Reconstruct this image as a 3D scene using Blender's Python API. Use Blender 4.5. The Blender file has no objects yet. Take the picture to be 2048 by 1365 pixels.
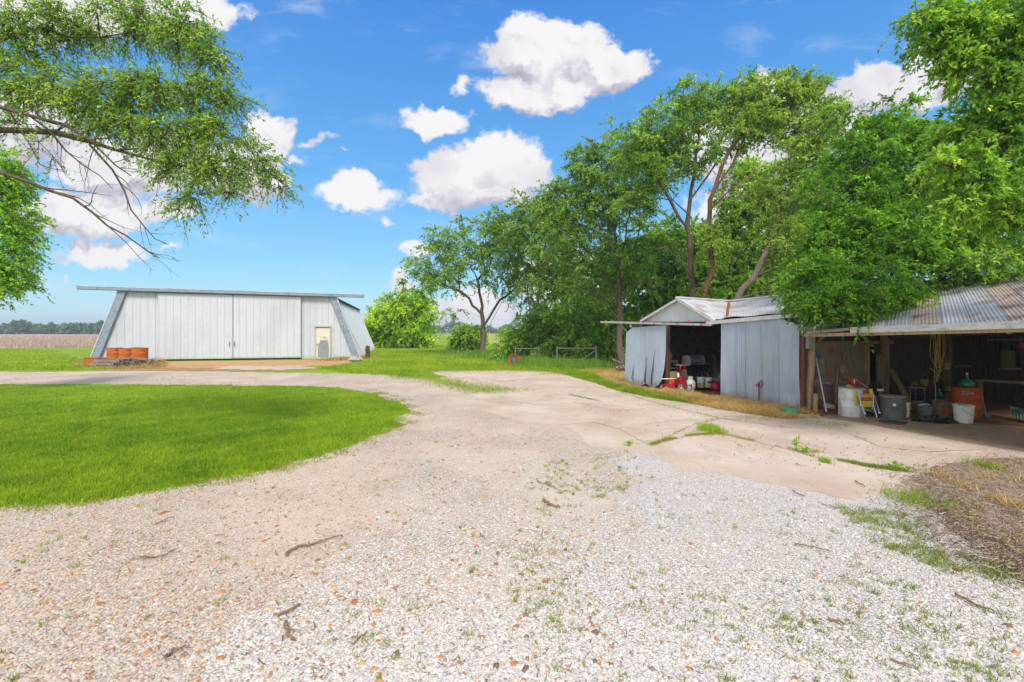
import bpy, math, random
import numpy as np
from mathutils import Vector, Matrix
from mathutils.geometry import tessellate_polygon
rad = math.radians
sc = bpy.context.scene
COL = sc.collection
rng = np.random.default_rng(11)
random.seed(5)

# ------------------------------------------------------------------ camera
F = 910.0; CX = 1024.0; HY = 662.0; EYE = 1.9; K = EYE * F
cam_d = bpy.data.cameras.new("camera"); cam = bpy.data.objects.new("camera", cam_d); COL.objects.link(cam)
cam.location = (0, 0, EYE); cam.rotation_euler = (rad(90), 0, 0)
cam_d.sensor_width = 36; cam_d.lens = 36 * F / 2048; cam_d.shift_y = (HY - 682.5) / 2048
cam_d.clip_start = .05; cam_d.clip_end = 6000
sc.camera = cam
# ------------------------------------------------------------------ exposure, sun, sky
sc.view_settings.view_transform = 'Standard'; sc.view_settings.look = 'None'
sc.view_settings.gamma = 1; sc.view_settings.exposure = 0.76
SUN = Vector((.12, -.64, .76)).normalized()
sl = bpy.data.lights.new("sun", 'SUN'); sun = bpy.data.objects.new("sun", sl); COL.objects.link(sun)
sl.energy = 2.0; sl.angle = rad(16); sl.color = (1, .94, .84)
sun.rotation_euler = SUN.to_track_quat('Z', 'Y').to_euler()
sun.location = (0, 0, 60)

def lin(h):
    if isinstance(h, tuple): return h if len(h) == 4 else h + (1,)
    h = h.lstrip('#'); o = []
    for i in (0, 2, 4):
        c = int(h[i:i+2], 16) / 255
        o.append(c / 12.92 if c <= .04045 else ((c + .055) / 1.055) ** 2.4)
    return tuple(o) + (1,)

class NT:
    """tiny helper to write node trees"""
    def __init__(s, tree): s.t = tree; s.n = tree.nodes; s.l = tree.links
    def new(s, typ, **kw):
        n = s.n.new(typ)
        for k, v in kw.items(): setattr(n, k, v)
        return n
    def put(s, sock, v):
        if hasattr(v, 'is_linked') or hasattr(v, 'node'): s.l.new(v, sock)
        else: sock.default_value = v
    def math(s, op, a, b=0.0, c=None, clamp=False):
        n = s.new('ShaderNodeMath', operation=op, use_clamp=clamp)
        s.put(n.inputs[0], a); s.put(n.inputs[1], b)
        if c is not None: s.put(n.inputs[2], c)
        return n.outputs[0]
    def vmath(s, op, a, b=None):
        n = s.new('ShaderNodeVectorMath', operation=op)
        s.put(n.inputs[0], a)
        if b is not None: s.put(n.inputs[1], b)
        return n.outputs['Value'] if op in ('LENGTH', 'DOT_PRODUCT', 'DISTANCE') else n.outputs[0]
    def mix(s, f, a, b, blend='MIX'):
        n = s.new('ShaderNodeMix', data_type='RGBA', blend_type=blend)
        s.put(n.inputs[0], f); s.put(n.inputs[6], a); s.put(n.inputs[7], b)
        return n.outputs[2]
    def ramp(s, f, stops, interp='LINEAR'):
        n = s.new('ShaderNodeValToRGB'); n.color_ramp.interpolation = interp
        e = n.color_ramp.elements
        while len(e) < len(stops): e.new(.5)
        for i, (p, c) in enumerate(stops): e[i].position = p; e[i].color = lin(c)
        s.put(n.inputs[0], f); return n.outputs[0]
    def noise(s, vec, scale, detail=5, rough=.55, dist=0):
        n = s.new('ShaderNodeTexNoise'); s.put(n.inputs['Vector'], vec)
        n.inputs['Scale'].default_value = scale; n.inputs['Detail'].default_value = detail
        n.inputs['Roughness'].default_value = rough; n.inputs['Distortion'].default_value = dist
        return n.outputs[0]
    def maprange(s, v, a, b, c=0.0, d=1.0, smooth=False):
        n = s.new('ShaderNodeMapRange'); n.interpolation_type = 'SMOOTHSTEP' if smooth else 'LINEAR'
        s.put(n.inputs[0], v)
        for i, x in enumerate((a, b, c, d)): s.put(n.inputs[i+1], x)
        return n.outputs[0]

def make_world():
    w = bpy.data.worlds.new("World"); sc.world = w; w.use_nodes = True
    T = NT(w.node_tree); T.n.clear()
    out = T.new('ShaderNodeOutputWorld'); bg = T.new('ShaderNodeBackground'); bg.inputs[1].default_value = .15
    T.l.new(bg.outputs[0], out.inputs[0])
    sky = T.new('ShaderNodeTexSky', sky_type='NISHITA'); sky.sun_disc = False
    sky.sun_elevation = math.asin(SUN.z); sky.sun_rotation = math.atan2(SUN.x, SUN.y)
    sky.air_density = 1.0; sky.dust_density = .35; sky.ozone_density = 2.2
    hs = T.new('ShaderNodeHueSaturation'); hs.inputs['Hue'].default_value = .488; hs.inputs['Saturation'].default_value = 1.13; hs.inputs['Value'].default_value = 1.16
    T.l.new(sky.outputs[0], hs.inputs['Color']); skyc = hs.outputs[0]
    tc = T.new('ShaderNodeTexCoord'); d = tc.outputs['Generated']
    sep = T.new('ShaderNodeSeparateXYZ'); T.l.new(d, sep.inputs[0]); x, y, z = sep.outputs
    ys = T.math('MAXIMUM', y, .02)
    u = T.math('DIVIDE', x, ys); v = T.math('DIVIDE', z, ys)
    cmb = T.new('ShaderNodeCombineXYZ'); T.l.new(u, cmb.inputs[0]); T.l.new(v, cmb.inputs[1]); uv = cmb.outputs[0]
    # domain-warped position of the cumulus
    wn = T.new('ShaderNodeTexNoise'); T.l.new(uv, wn.inputs['Vector']); wn.inputs['Scale'].default_value = 9; wn.inputs['Detail'].default_value = 7; wn.inputs['Roughness'].default_value = .58
    wv = T.vmath('MULTIPLY', T.vmath('SUBTRACT', wn.outputs['Color'], (.5, .5, .5)), (1, 1, 0))
    sc_ = T.new('ShaderNodeVectorMath', operation='SCALE'); T.l.new(wv, sc_.inputs[0]); sc_.inputs['Scale'].default_value = .15
    p = T.vmath('ADD', uv, sc_.outputs[0])
    blobs = [(1040,100,82,62),(1130,112,100,66),(1225,132,78,52),(1050,190,80,48),(1130,178,80,40),(922,168,30,17),(990,178,50,18),
             (872,238,68,28),
             (930,352,110,60),(1010,345,85,62),(960,308,70,40),(1000,390,90,34),(880,395,80,28),(712,382,88,30),(782,430,17,10),(850,316,30,14),
             (540,268,62,48),(535,340,52,52),(470,330,80,60),(637,268,36,11),(686,296,14,7),(608,306,22,14),
             (160,430,150,52),(330,425,80,26),(205,515,108,30),(345,518,24,11),(136,568,12,11),
             (140,25,230,55),(360,30,150,40),(60,240,130,80),(270,330,190,70),
             (1800,170,125,52),(1900,130,95,62),(1725,165,55,30),(1560,225,130,75),(1650,250,120,80),(1480,300,120,70),
             (930,632,120,48),(845,505,26,22),(800,568,40,20),(1130,560,120,60),(1280,640,140,70),(1500,420,120,60)]
    def density(pv):
        dens = None
        for (bx, by, rx, ry) in blobs:
            n = T.new('ShaderNodeVectorMath', operation='MULTIPLY_ADD'); T.l.new(pv, n.inputs[0]); n.inputs[1].default_value = (F / rx, F / ry, 0)
            n.inputs[2].default_value = (-(bx - CX) / rx, -(HY - by) / ry, 0)
            q = min(1.0, ry / 45); k = T.math('MULTIPLY_ADD', T.vmath('LENGTH', n.outputs[0]), -q, 1.12 * q)
            dens = k if dens is None else T.math('MAXIMUM', dens, k)
        return dens
    dens = density(p); densu = density(T.vmath('ADD', p, (0, .055, 0)))
    front = T.maprange(y, .05, .25)
    fine = T.noise(uv, 34, 8, .62); dn = T.math('ADD', dens, T.math('MULTIPLY', T.math('SUBTRACT', fine, .5), .55))
    mask = T.math('MULTIPLY', T.maprange(dn, .0, .30, smooth=True), front)
    # relief: light comes from above and from the right
    n1 = T.noise(p, 13, 9, .55); off = T.vmath('ADD', p, (.008, .020, 0)); n2 = T.noise(off, 13, 9, .55)
    rel = T.maprange(T.math('SUBTRACT', n1, n2), -.09, .09, 0, 1)
    under = T.maprange(T.math('SUBTRACT', densu, dens), -.25, .75, 0, 1)
    sh = T.math('ADD', T.math('MULTIPLY', rel, .50), T.math('SUBTRACT', .86, T.math('MULTIPLY', under, .85)), clamp=True)
    big = T.noise(T.vmath('ADD', uv, (0.02, .06, 3.0)), 5.5, 3, .5)
    sh = T.math('MULTIPLY', sh, T.maprange(big, .35, .6, .62, 1.0), clamp=True)
    ccol = T.ramp(sh, [(0, '#b3afc2'), (.35, '#cdc9d6'), (.62, '#e9e6ec'), (.85, '#fbfafb')])
    cs = T.new('ShaderNodeVectorMath', operation='SCALE'); T.l.new(ccol, cs.inputs[0]); cs.inputs['Scale'].default_value = 3.85
    grad = T.ramp(z, [(0, '#9fcfe8'), (.10, '#82c4ea'), (.30, '#5dacec'), (.6, '#3c86e2'), (1, '#2c6fd0')])
    gs = T.new('ShaderNodeVectorMath', operation='SCALE'); T.l.new(grad, gs.inputs[0]); gs.inputs['Scale'].default_value = 3.95
    skyc = T.mix(.82, skyc, gs.outputs[0])
    mw = T.vmath('MULTIPLY', T.vmath('ADD', uv, (.3, .1, 0)), (1.0, 2.6, 1)); wi = T.noise(mw, 3.2, 9, .62, .4)
    skyc = T.mix(T.maprange(wi, .52, .78, 0, .42, smooth=True), skyc, (3.3, 3.6, 3.95, 1))
    # unseen cloud added behind and above the camera as soft white fill light
    cov = T.noise(d, 2.2, 8, .6); m2 = T.math('MULTIPLY', T.maprange(cov, .38, .55, 0, .92, smooth=True), T.maprange(y, .22, -.1))
    skyc = T.mix(m2, skyc, (6.2, 5.9, 5.5, 1))
    fin = T.mix(mask, skyc, cs.outputs[0])
    T.l.new(fin, bg.inputs[0])
    w.cycles.sampling_method = 'MANUAL'; w.cycles.sample_map_resolution = 512
make_world()

# ------------------------------------------------------------------ geometry helpers
def P(px, py, d): return Vector(((px - CX) / F * d, d, EYE - (py - HY) / F * d))
def G(px, py, z=0.0):
    d = K / (py - HY) * (1 - z / EYE); v = P(px, py, d); v.z = z; return v
def onplane(px, py, A, B):
    """ray through a picture point met with the upright plane over plan line A-B"""
    r = (px - CX) / F; dx, dy = B[0] - A[0], B[1] - A[1]
    s = (r * A[1] - A[0]) / (dx - r * dy)
    return P(px, py, A[1] + dy * s)
def tag(o, label=None, cat=None, group=None, kind=None):
    if label: o['label'] = label
    if cat: o['category'] = cat
    if group: o['group'] = group
    if kind: o['kind'] = kind
    return o
def thing(name, label, cat, loc=(0,0,0), rz=0, group=None):
    o = bpy.data.objects.new(name, None); COL.objects.link(o); o.empty_display_size = .1
    o.location = loc; o.rotation_euler = (0, 0, rz); return tag(o, label, cat, group)
def npmesh(name, V, Fc, mat=None, parent=None, col=None, smooth=False, loc=(0,0,0)):
    V = np.asarray(V, np.float32); Fc = np.asarray(Fc, np.int32); k = Fc.shape[1]
    m = bpy.data.meshes.new(name); m.vertices.add(len(V)); m.vertices.foreach_set('co', V.ravel())
    m.loops.add(Fc.size); m.loops.foreach_set('vertex_index', Fc.ravel())
    m.polygons.add(len(Fc)); m.polygons.foreach_set('loop_start', np.arange(0, Fc.size, k, dtype=np.int32))
    try: m.polygons.foreach_set('loop_total', np.full(len(Fc), k, np.int32))
    except Exception: pass
    m.update(calc_edges=True)
    if smooth: m.polygons.foreach_set('use_smooth', np.ones(len(Fc), bool))
    if col is not None:
        a = m.color_attributes.new('tint', 'FLOAT_COLOR', 'POINT')
        c = np.ones((len(V), 4), np.float32); c[:, :3] = col; a.data.foreach_set('color', c.ravel())
    if mat: m.materials.append(mat)
    o = bpy.data.objects.new(name, m); COL.objects.link(o); o.location = loc
    if parent: o.parent = parent
    return o
class MB:
    """collects shapes; build() links them as ONE mesh object"""
    def __init__(s): s.v = []; s.f = []; s.sm = []
    def add(s, vs, fs, smooth=False):
        b = len(s.v); s.v += [Vector(v) for v in vs]; s.f += [[b + i for i in f] for f in fs]; s.sm += [smooth] * len(fs); return s
    def box(s, c, size, M=None):
        hx, hy, hz = (q / 2 for q in size); c = Vector(c)
        vs = [Vector((x, y, z)) for x in (-hx, hx) for y in (-hy, hy) for z in (-hz, hz)]
        if M is not None: vs = [M @ v for v in vs]
        return s.add([c + v for v in vs], [(0,1,3,2),(4,6,7,5),(0,4,5,1),(2,3,7,6),(0,2,6,4),(1,5,7,3)])
    def beam(s, a, b, w, h, up=(0,0,1)):
        """rectangular bar from a to b; w across, h along up"""
        a = Vector(a); b = Vector(b); d = (b - a).normalized(); up = Vector(up)
        sd = d.cross(up)
        if sd.length < 1e-4: sd = d.cross(Vector((0, 1, 0)))
        sd.normalize(); u = sd.cross(d)
        vs = [p + sd * x * w / 2 + u * y * h / 2 for p in (a, b) for x, y in ((-1,-1),(1,-1),(1,1),(-1,1))]
        return s.add(vs, [(0,3,2,1),(4,5,6,7),(0,1,5,4),(1,2,6,5),(2,3,7,6),(3,0,4,7)])
    def tube(s, pts, r, n=8, caps=True):
        pts = [Vector(p) for p in pts]; rs = r if isinstance(r, (list, tuple)) else [r] * len(pts)
        vs = []; prev = None
        for i, p in enumerate(pts):
            t = (pts[min(i+1, len(pts)-1)] - pts[max(i-1, 0)]).normalized()
            if prev is None:
                a = t.cross(Vector((0,0,1)));
                if a.length < .1: a = t.cross(Vector((1,0,0)))
            else: a = prev - t * prev.dot(t)
            a.normalize(); prev = a; b = t.cross(a)
            vs += [p + (a * math.cos(q) + b * math.sin(q)) * rs[i] for q in (2*math.pi*k/n for k in range(n))]
        fs = [(i*n+k, i*n+(k+1)%n, (i+1)*n+(k+1)%n, (i+1)*n+k) for i in range(len(pts)-1) for k in range(n)]
        if caps: fs += [tuple(range(n))[::-1], tuple(range((len(pts)-1)*n, len(pts)*n))]
        return s.add(vs, fs, True)
    def lathe(s, prof, n=24, c=(0,0,0), cap=True, sq=(1,1)):
        """profile of (r,z)"""
        c = Vector(c); vs = [c + Vector((r*math.cos(a)*sq[0], r*math.sin(a)*sq[1], z)) for r, z in prof for a in (2*math.pi*k/n for k in range(n))]
        fs = [(i*n+k, i*n+(k+1)%n, (i+1)*n+(k+1)%n, (i+1)*n+k) for i in range(len(prof)-1) for k in range(n)]
        if cap: fs += [tuple(range(n))[::-1], tuple(range((len(prof)-1)*n, len(prof)*n))]
        return s.add(vs, fs, True)
    def prism(s, poly, ext):
        """closed polygon (3d points) pushed along ext"""
        poly = [Vector(p) for p in poly]; e = Vector(ext); n = len(poly)
        return s.add(poly + [p + e for p in poly], [tuple(range(n))[::-1], tuple(range(n, 2*n))] + [(i, (i+1)%n, n+(i+1)%n, n+i) for i in range(n)])
    def build(s, name, mat, parent=None, off=None, sharp=True):
        off = Vector(off) if off is not None else Vector((0,0,0))
        m = bpy.data.meshes.new(name); m.from_pydata([v - off for v in s.v], [], s.f)
        m.polygons.foreach_set('use_smooth', s.sm)
        m.materials.append(mat); m.update()
        if any(s.sm) and sharp: m.set_sharp_from_angle(angle=rad(38))
        o = bpy.data.objects.new(name, m); COL.objects.link(o)
        if parent is not None: o.parent = parent
        elif off.length: o.location = off
        return o
def copy_tree(o, parent=None):
    c = o.copy(); COL.objects.link(c); c.parent = parent
    for ch in list(o.children): copy_tree(ch, c)
    return c

# ------------------------------------------------------------------ materials
MATS = {}
def M(name, c1, c2=None, c3=None, rough=.8, scale=3, detail=6, stretch=(1,1,1), bump=0, bscale=None, metal=0, spec=.4, lo=.35, hi=.65, dirt=None, dirt_scale=1.2, splash=None):
    if name in MATS: return MATS[name]
    m = bpy.data.materials.new(name); m.use_nodes = True; T = NT(m.node_tree)
    b = T.n['Principled BSDF']; b.inputs['Roughness'].default_value = rough; b.inputs['Metallic'].default_value = metal
    b.inputs['Specular IOR Level'].default_value = spec
    tc = T.new('ShaderNodeTexCoord'); mp = T.new('ShaderNodeMapping'); mp.inputs['Scale'].default_value = stretch
    T.l.new(tc.outputs['Object'], mp.inputs[0]); v = mp.outputs[0]
    c2 = c2 or c1
    st = [(lo, c1), (hi, c2)] if not c3 else [(lo, c1), ((lo+hi)/2, c2), (hi, c3)]
    n = T.noise(v, scale, detail, .62); c = T.ramp(n, st)
    if dirt:
        n3 = T.noise(tc.outputs['Object'], dirt_scale, 7, .65); c = T.mix(T.maprange(n3, .5, .68, 0, .85), c, lin(dirt))
    if splash:      # mud thrown up against the foot of the wall, rust runs
        sx = T.new('ShaderNodeSeparateXYZ'); T.l.new(tc.outputs['Object'], sx.inputs[0]); mp2 = T.new('ShaderNodeMapping'); mp2.inputs['Scale'].default_value = (5, 5, .8); T.l.new(tc.outputs['Object'], mp2.inputs[0])
        n4 = T.noise(mp2.outputs[0], 1.3, 6, .7); hgt = T.math('SUBTRACT', T.math('MULTIPLY', n4, splash[1]), sx.outputs[2]); c = T.mix(T.maprange(hgt, -.05, splash[1] * .45, 0, splash[2], smooth=True), c, lin(splash[0]))
        n5 = T.noise(mp2.outputs[0], 2.6, 7, .7); c = T.mix(T.maprange(n5, .62, .74, 0, splash[3]), c, lin('#8a7260'))
    T.l.new(c, b.inputs['Base Color'])
    if bump:
        bn = T.new('ShaderNodeBump'); bn.inputs['Strength'].default_value = .8; bn.inputs['Distance'].default_value = bump
        T.l.new(T.noise(v, bscale or scale * 3, 6, .65), bn.inputs['Height']); T.l.new(bn.outputs[0], b.inputs['Normal'])
    MATS[name] = m; return m
def leafmat(name, gloss=.42, transl=.52, mulc=(1,1,1)):
    if name in MATS: return MATS[name]
    m = bpy.data.materials.new(name); m.use_nodes = True; T = NT(m.node_tree); b = T.n['Principled BSDF']; out = T.n['Material Output']
    a = T.new('ShaderNodeAttribute'); a.attribute_name = 'tint'; c = T.mix(1.0, a.outputs['Color'], mulc + (1,), 'MULTIPLY')
    T.l.new(c, b.inputs['Base Color']); b.inputs['Roughness'].default_value = gloss; b.inputs['Specular IOR Level'].default_value = .35
    tr = T.new('ShaderNodeBsdfTranslucent'); T.l.new(T.mix(1.0, c, (1.5, 1.45, .7, 1), 'MULTIPLY'), tr.inputs[0])
    mx = T.new('ShaderNodeMixShader'); mx.inputs[0].default_value = transl
    T.l.new(b.outputs[0], mx.inputs[1]); T.l.new(tr.outputs[0], mx.inputs[2]); T.l.new(mx.outputs[0], out.inputs[0])
    MATS[name] = m; return m
def tintmat(name, rough=.8, bumpd=0):
    if name in MATS: return MATS[name]
    m = bpy.data.materials.new(name); m.use_nodes = True; T = NT(m.node_tree); b = T.n['Principled BSDF']
    a = T.new('ShaderNodeAttribute'); a.attribute_name = 'tint'; b.inputs['Roughness'].default_value = rough
    tc = T.new('ShaderNodeTexCoord'); n = T.noise(tc.outputs['Object'], 90, 3)
    T.l.new(T.mix(1.0, a.outputs['Color'], T.ramp(n, [(.3, (.82,.82,.82)), (.7, (1,1,1))]), 'MULTIPLY'), b.inputs['Base Color'])
    MATS[name] = m; return m
LEAF = leafmat('leaves'); BLADE = leafmat('grass_blades', .6, .3)
BARK = M('bark', '#54463b', '#6c5c4f', '#3c3129', rough=.95, scale=6, stretch=(3,3,.6), bump=.02)
BARK_L = M('bark_light', '#6c6256', '#82776a', '#544a40', rough=.95, scale=8, stretch=(2,2,.8), bump=.01)
BARK_R = M('bark_reddish', '#604534', '#775843', '#4a3a30', rough=.95, scale=5, stretch=(3,3,.6), bump=.02)
GALV = M('galvanised_sheet', '#a8b4c3', '#afbbc9', '#a0adbc', rough=.5, scale=1.2, stretch=(1.5,1.5,.4), metal=.1, dirt='#a5a8ad', dirt_scale=.5, splash=('#8d7f6c', .55, .8, .45))
GALV_ROOF = M('galvanised_roof', '#bfbcc0', '#cdcacf', '#aaa7a9', rough=.55, scale=1.1, metal=.05, dirt='#a08f84', dirt_scale=1.3)
WHITE_SHEET = M('white_painted_sheet', '#c0c6d0', '#c5cbd4', '#bbc1cb', rough=.5, scale=.7, stretch=(1,1,.3), spec=.4, splash=('#b39a7c', .5, .6, .12))
BLUE_TRIM = M('blue_grey_trim', '#8693a3', '#95a2b2', '#7c899a', rough=.45, scale=3, metal=.2)
RUST = M('rust', '#8f4a22', '#a85a28', '#6a351c', rough=.9, scale=5, bump=.004)
RUST_O = M('rusty_orange_drum', '#a8571f', '#bd6826', '#8a4820', rough=.85, scale=3, stretch=(1,1,2.5))
OLDWOOD = M('weathered_wood', '#82766a', '#998c7d', '#6a5f54', rough=.95, scale=4, stretch=(6,6,.5), bump=.006)
PALEWOOD = M('pale_wood', '#a38a6e', '#b89d7d', '#866f58', rough=.9, scale=4, stretch=(5,5,.6), bump=.005)
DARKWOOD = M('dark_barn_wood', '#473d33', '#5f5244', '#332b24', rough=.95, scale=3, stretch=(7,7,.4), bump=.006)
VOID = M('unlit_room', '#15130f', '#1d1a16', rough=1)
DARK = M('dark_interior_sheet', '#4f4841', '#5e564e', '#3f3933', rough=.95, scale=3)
WHITE_PL = M('white_plastic', '#d9dad6', '#e2e2de', rough=.45, scale=3, dirt='#a79f8c', dirt_scale=5)
BLACK_PL = M('black_plastic', '#17181b', '#222327', rough=.35)
ALU = M('aluminium_tube', '#b9bbbd', '#c9cbcc', rough=.35, metal=.6)
GREYM = M('grey_metal', '#70767a', '#838a8e', '#5b6165', rough=.55, metal=.4, scale=6)
GREEN_DR = M('grey_green_metal', '#545b52', '#666d63', '#474d45', rough=.6, scale=4, dirt='#6f6552', dirt_scale=4)
# ------------------------------------------------------------------ ground and paved surfaces
def pxof(X, Y): return CX + X / Y * F, HY + K / Y
def inpoly(x, y, poly):
    c = np.zeros(x.shape, bool); n = len(poly)
    for i in range(n):
        x1, y1 = poly[i]; x2, y2 = poly[(i+1) % n]
        if y1 == y2: continue
        c ^= ((y1 > y) != (y2 > y)) & (x < (x2 - x1) * (y - y1) / (y2 - y1) + x1)
    return c
def plan(poly): return [tuple(G(px, py).xy) for px, py in poly]
_ph = rng.uniform(0, 6.28, (4, 6, 2)); _dr = rng.normal(size=(4, 6, 2))
def wob(X, Y, f=1.0, k=0):
    """cheap smooth noise in about -1..1 for plan positions"""
    s = 0; amp = 0
    for i in range(6):
        fr = f * (1.7 ** i); a = .8 ** i
        d = _dr[k, i]; L = math.hypot(*d); d = d / L
        s = s + a * np.sin(fr * (X * d[0] + Y * d[1]) + _ph[k, i, 0]) * np.cos(fr * (X * -d[1] + Y * d[0]) * .8 + _ph[k, i, 1]); amp += a * .6
    return s / amp
def sheet(name, pts, z, mat, jit=.06, step=.15, label=None, **kw):
    """flat sheet with an irregular edge"""
    out = []
    n = len(pts)
    for i in range(n):
        a = Vector(pts[i]); b = Vector(pts[(i+1) % n]); L = (b - a).length; k = max(1, min(60, int(L / step)))
        nn = Vector((-(b-a).y, (b-a).x)).normalized()
        for j in range(k):
            p = a + (b - a) * j / k; w = float(wob(np.float64(p.x), np.float64(p.y), 2.2, 1)) * jit * min(3, 1 + p.y / 12)
            out.append(p + nn * w)
    vs = [Vector((p.x, p.y, 0)) for p in out]
    tri = tessellate_polygon([vs]); n_ = len(vs)
    if tri and (vs[tri[0][1]] - vs[tri[0][0]]).cross(vs[tri[0][2]] - vs[tri[0][0]]).z < 0: tri = [tuple(reversed(t)) for t in tri]
    # the edge of the layer goes down into the ground
    m = bpy.data.meshes.new(name); m.from_pydata([tuple(v) for v in vs] + [(v.x, v.y, -z - .01) for v in vs], [], [tuple(t) for t in tri] + [(i, (i+1) % n_, n_ + (i+1) % n_, n_ + i) for i in range(n_)]); m.update()
    m.materials.append(mat); o = bpy.data.objects.new(name, m); COL.objects.link(o); o.location.z = z
    tag(o, kind='structure'); return o
def gmat(name, build):
    m = bpy.data.materials.new(name); m.use_nodes = True; T = NT(m.node_tree); b = T.n['Principled BSDF']; b.inputs['Roughness'].default_value = .95; b.inputs['Specular IOR Level'].default_value = .15
    tc = T.new('ShaderNodeTexCoord'); build(T, b, tc.outputs['Object']); return m
def bumpn(T, b, h, dist, st=1.0):
    n = T.new('ShaderNodeBump'); n.inputs['Distance'].default_value = dist; n.inputs['Strength'].default_value = st; T.l.new(h, n.inputs['Height']); T.l.new(n.outputs[0], b.inputs['Normal'])
def _grass(T, b, v):
    n = T.noise(v, .35, 6, .6); f = T.noise(v, 9, 6, .7)
    c = T.ramp(n, [(.3, '#6c8f1a'), (.5, '#82a022'), (.7, '#9bb032')])
    c = T.mix(T.maprange(f, .35, .7, 0, .5), c, lin('#5c7a14'))
    big = T.noise(v, .06, 4, .5); c = T.mix(T.maprange(big, .45, .65, 0, .6), c, lin('#9aae3e'))
    T.l.new(c, b.inputs['Base Color']); bumpn(T, b, f, .03)
def _lawn(T, b, v):
    n = T.noise(v, .45, 7, .65); f = T.noise(v, 25, 6, .7)
    c = T.ramp(n, [(.3, '#6c8c16'), (.5, '#7f9c1c'), (.7, '#93aa26')]); c = T.mix(T.maprange(f, .35, .7, 0, .5), c, lin('#56720f')); dry = T.noise(v, 1.3, 8, .7); c = T.mix(T.maprange(dry, .58, .7, 0, .6), c, lin('#a79a4a'))
    T.l.new(c, b.inputs['Base Color']); bumpn(T, b, f, .02)
def _gravel(T, b, v):
    def vor(scale, feat='F1'):
        n = T.new('ShaderNodeTexVoronoi'); n.feature = feat; n.inputs['Scale'].default_value = scale; T.l.new(v, n.inputs['Vector']); return n
    vs = vor(66); vb = vor(24)
    sepc = T.new('ShaderNodeSeparateColor'); T.l.new(vs.outputs['Color'], sepc.inputs[0])
    stone = T.ramp(sepc.outputs[0], [(0, '#b0a69c'), (.25, '#c9bfb4'), (.5, '#d8d0c5'), (.72, '#cfbea9'), (.84, '#bf9f7c'), (.95, '#aa7f55')])
    sepb = T.new('ShaderNodeSeparateColor'); T.l.new(vb.outputs['Color'], sepb.inputs[0])
    bigm = T.math('MULTIPLY', T.math('GREATER_THAN', sepb.outputs[1], .86), T.math('LESS_THAN', vb.outputs['Distance'], .42))
    big = T.ramp(sepb.outputs[0], [(0, '#b2754a'), (.5, '#c08a5c'), (1, '#9c7a5c')])
    gap = T.maprange(vs.outputs['Distance'], .45, .75, 0, .55)
    c = T.mix(gap, stone, lin('#8c7d70')); c = T.mix(T.math('MULTIPLY', bigm, .8), c, big)
    wn = T.noise(v, 1.3, 7, .65); zone = None
    for (x0, y0, rx, ry) in ((2.6, 4.9, 2.0, 1.25), (2.2, 3.0, 2.4, 1.5), (4.2, 3.6, 1.6, 1.5), (1.9, 6.4, .5, .7), (.3, 2.3, 1.4, .9)):
        q = T.vmath('MULTIPLY', T.vmath('SUBTRACT', v, (x0, y0, 0)), (1/rx, 1/ry, 0)); k = T.math('SUBTRACT', 1, T.vmath('LENGTH', q)); zone = k if zone is None else T.math('MAXIMUM', zone, k)
    zone = T.maprange(T.math('ADD', zone, T.math('MULTIPLY', T.math('SUBTRACT', wn, .5), 1.6)), -.05, .30, smooth=True)
    whites = T.ramp(sepc.outputs[0], [(0, '#bdbab8'), (.4, '#d6d3cf'), (.8, '#e0ddd8'), (.94, '#c3ab92')]); c = T.mix(zone, c, T.mix(T.math('MULTIPLY', gap, .8), whites, lin('#9b8d80')))
    dn = T.noise(v, .55, 7, .62); dust = T.math('MULTIPLY', T.maprange(dn, .42, .60, .25, .85), T.math('SUBTRACT', 1, T.math('MULTIPLY', zone, .85)))
    dd = T.noise(v, 30, 5, .7); dcol = T.ramp(dd, [(.3, '#b79e89'), (.5, '#cbb5a1'), (.7, '#d8c5b4')])
    c = T.mix(dust, c, dcol)
    st = T.noise(v, 1.6, 8, .7); c = T.mix(T.maprange(st, .54, .70, 0, .45), c, lin('#a08a6c')); tr_ = T.noise(v, .28, 5, .6); c = T.mix(T.maprange(tr_, .5, .62, 0, .4), c, lin('#cdbfae'))
    T.l.new(c, b.inputs['Base Color'])
    h = T.math('MULTIPLY', T.math('SUBTRACT', 1, vs.outputs['Distance']), T.math('SUBTRACT', 1.0, dust)); bumpn(T, b, h, .014)
def _white(T, b, v):
    n = T.new('ShaderNodeTexVoronoi'); n.inputs['Scale'].default_value = 60; T.l.new(v, n.inputs['Vector'])
    s = T.new('ShaderNodeSeparateColor'); T.l.new(n.outputs['Color'], s.inputs[0])
    c = T.ramp(s.outputs[0], [(0, '#b3b1b2'), (.4, '#cfccca'), (.8, '#dddad7'), (.93, '#c3ae98')])
    c = T.mix(T.maprange(n.outputs['Distance'], .45, .8, 0, .6), c, lin('#95897e'))
    T.l.new(c, b.inputs['Base Color']); bumpn(T, b, T.math('SUBTRACT', 1, n.outputs['Distance']), .012)
def _conc(T, b, v):
    n = T.noise(v, .7, 8, .6); f = T.noise(v, 60, 6, .75)
    c = T.ramp(n, [(.3, '#bda58f'), (.5, '#ccb8a5'), (.72, '#dccbbc')]); c = T.mix(T.maprange(f, .4, .7, 0, .4), c, lin('#a28f7e'))
    s = T.noise(v, 2.4, 9, .72); c = T.mix(T.maprange(s, .55, .72, 0, .6), c, lin('#917d6b')); s2 = T.noise(v, .9, 10, .75, 1.2); c = T.mix(T.maprange(s2, .58, .66, 0, .35), c, lin('#a58f7b'))
    w = T.noise(v, 1.1, 8, .7, .6); c = T.mix(T.maprange(w, .55, .7, 0, .5), c, lin('#d9d3ce'))
    T.l.new(c, b.inputs['Base Color']); bumpn(T, b, f, .006)
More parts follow.
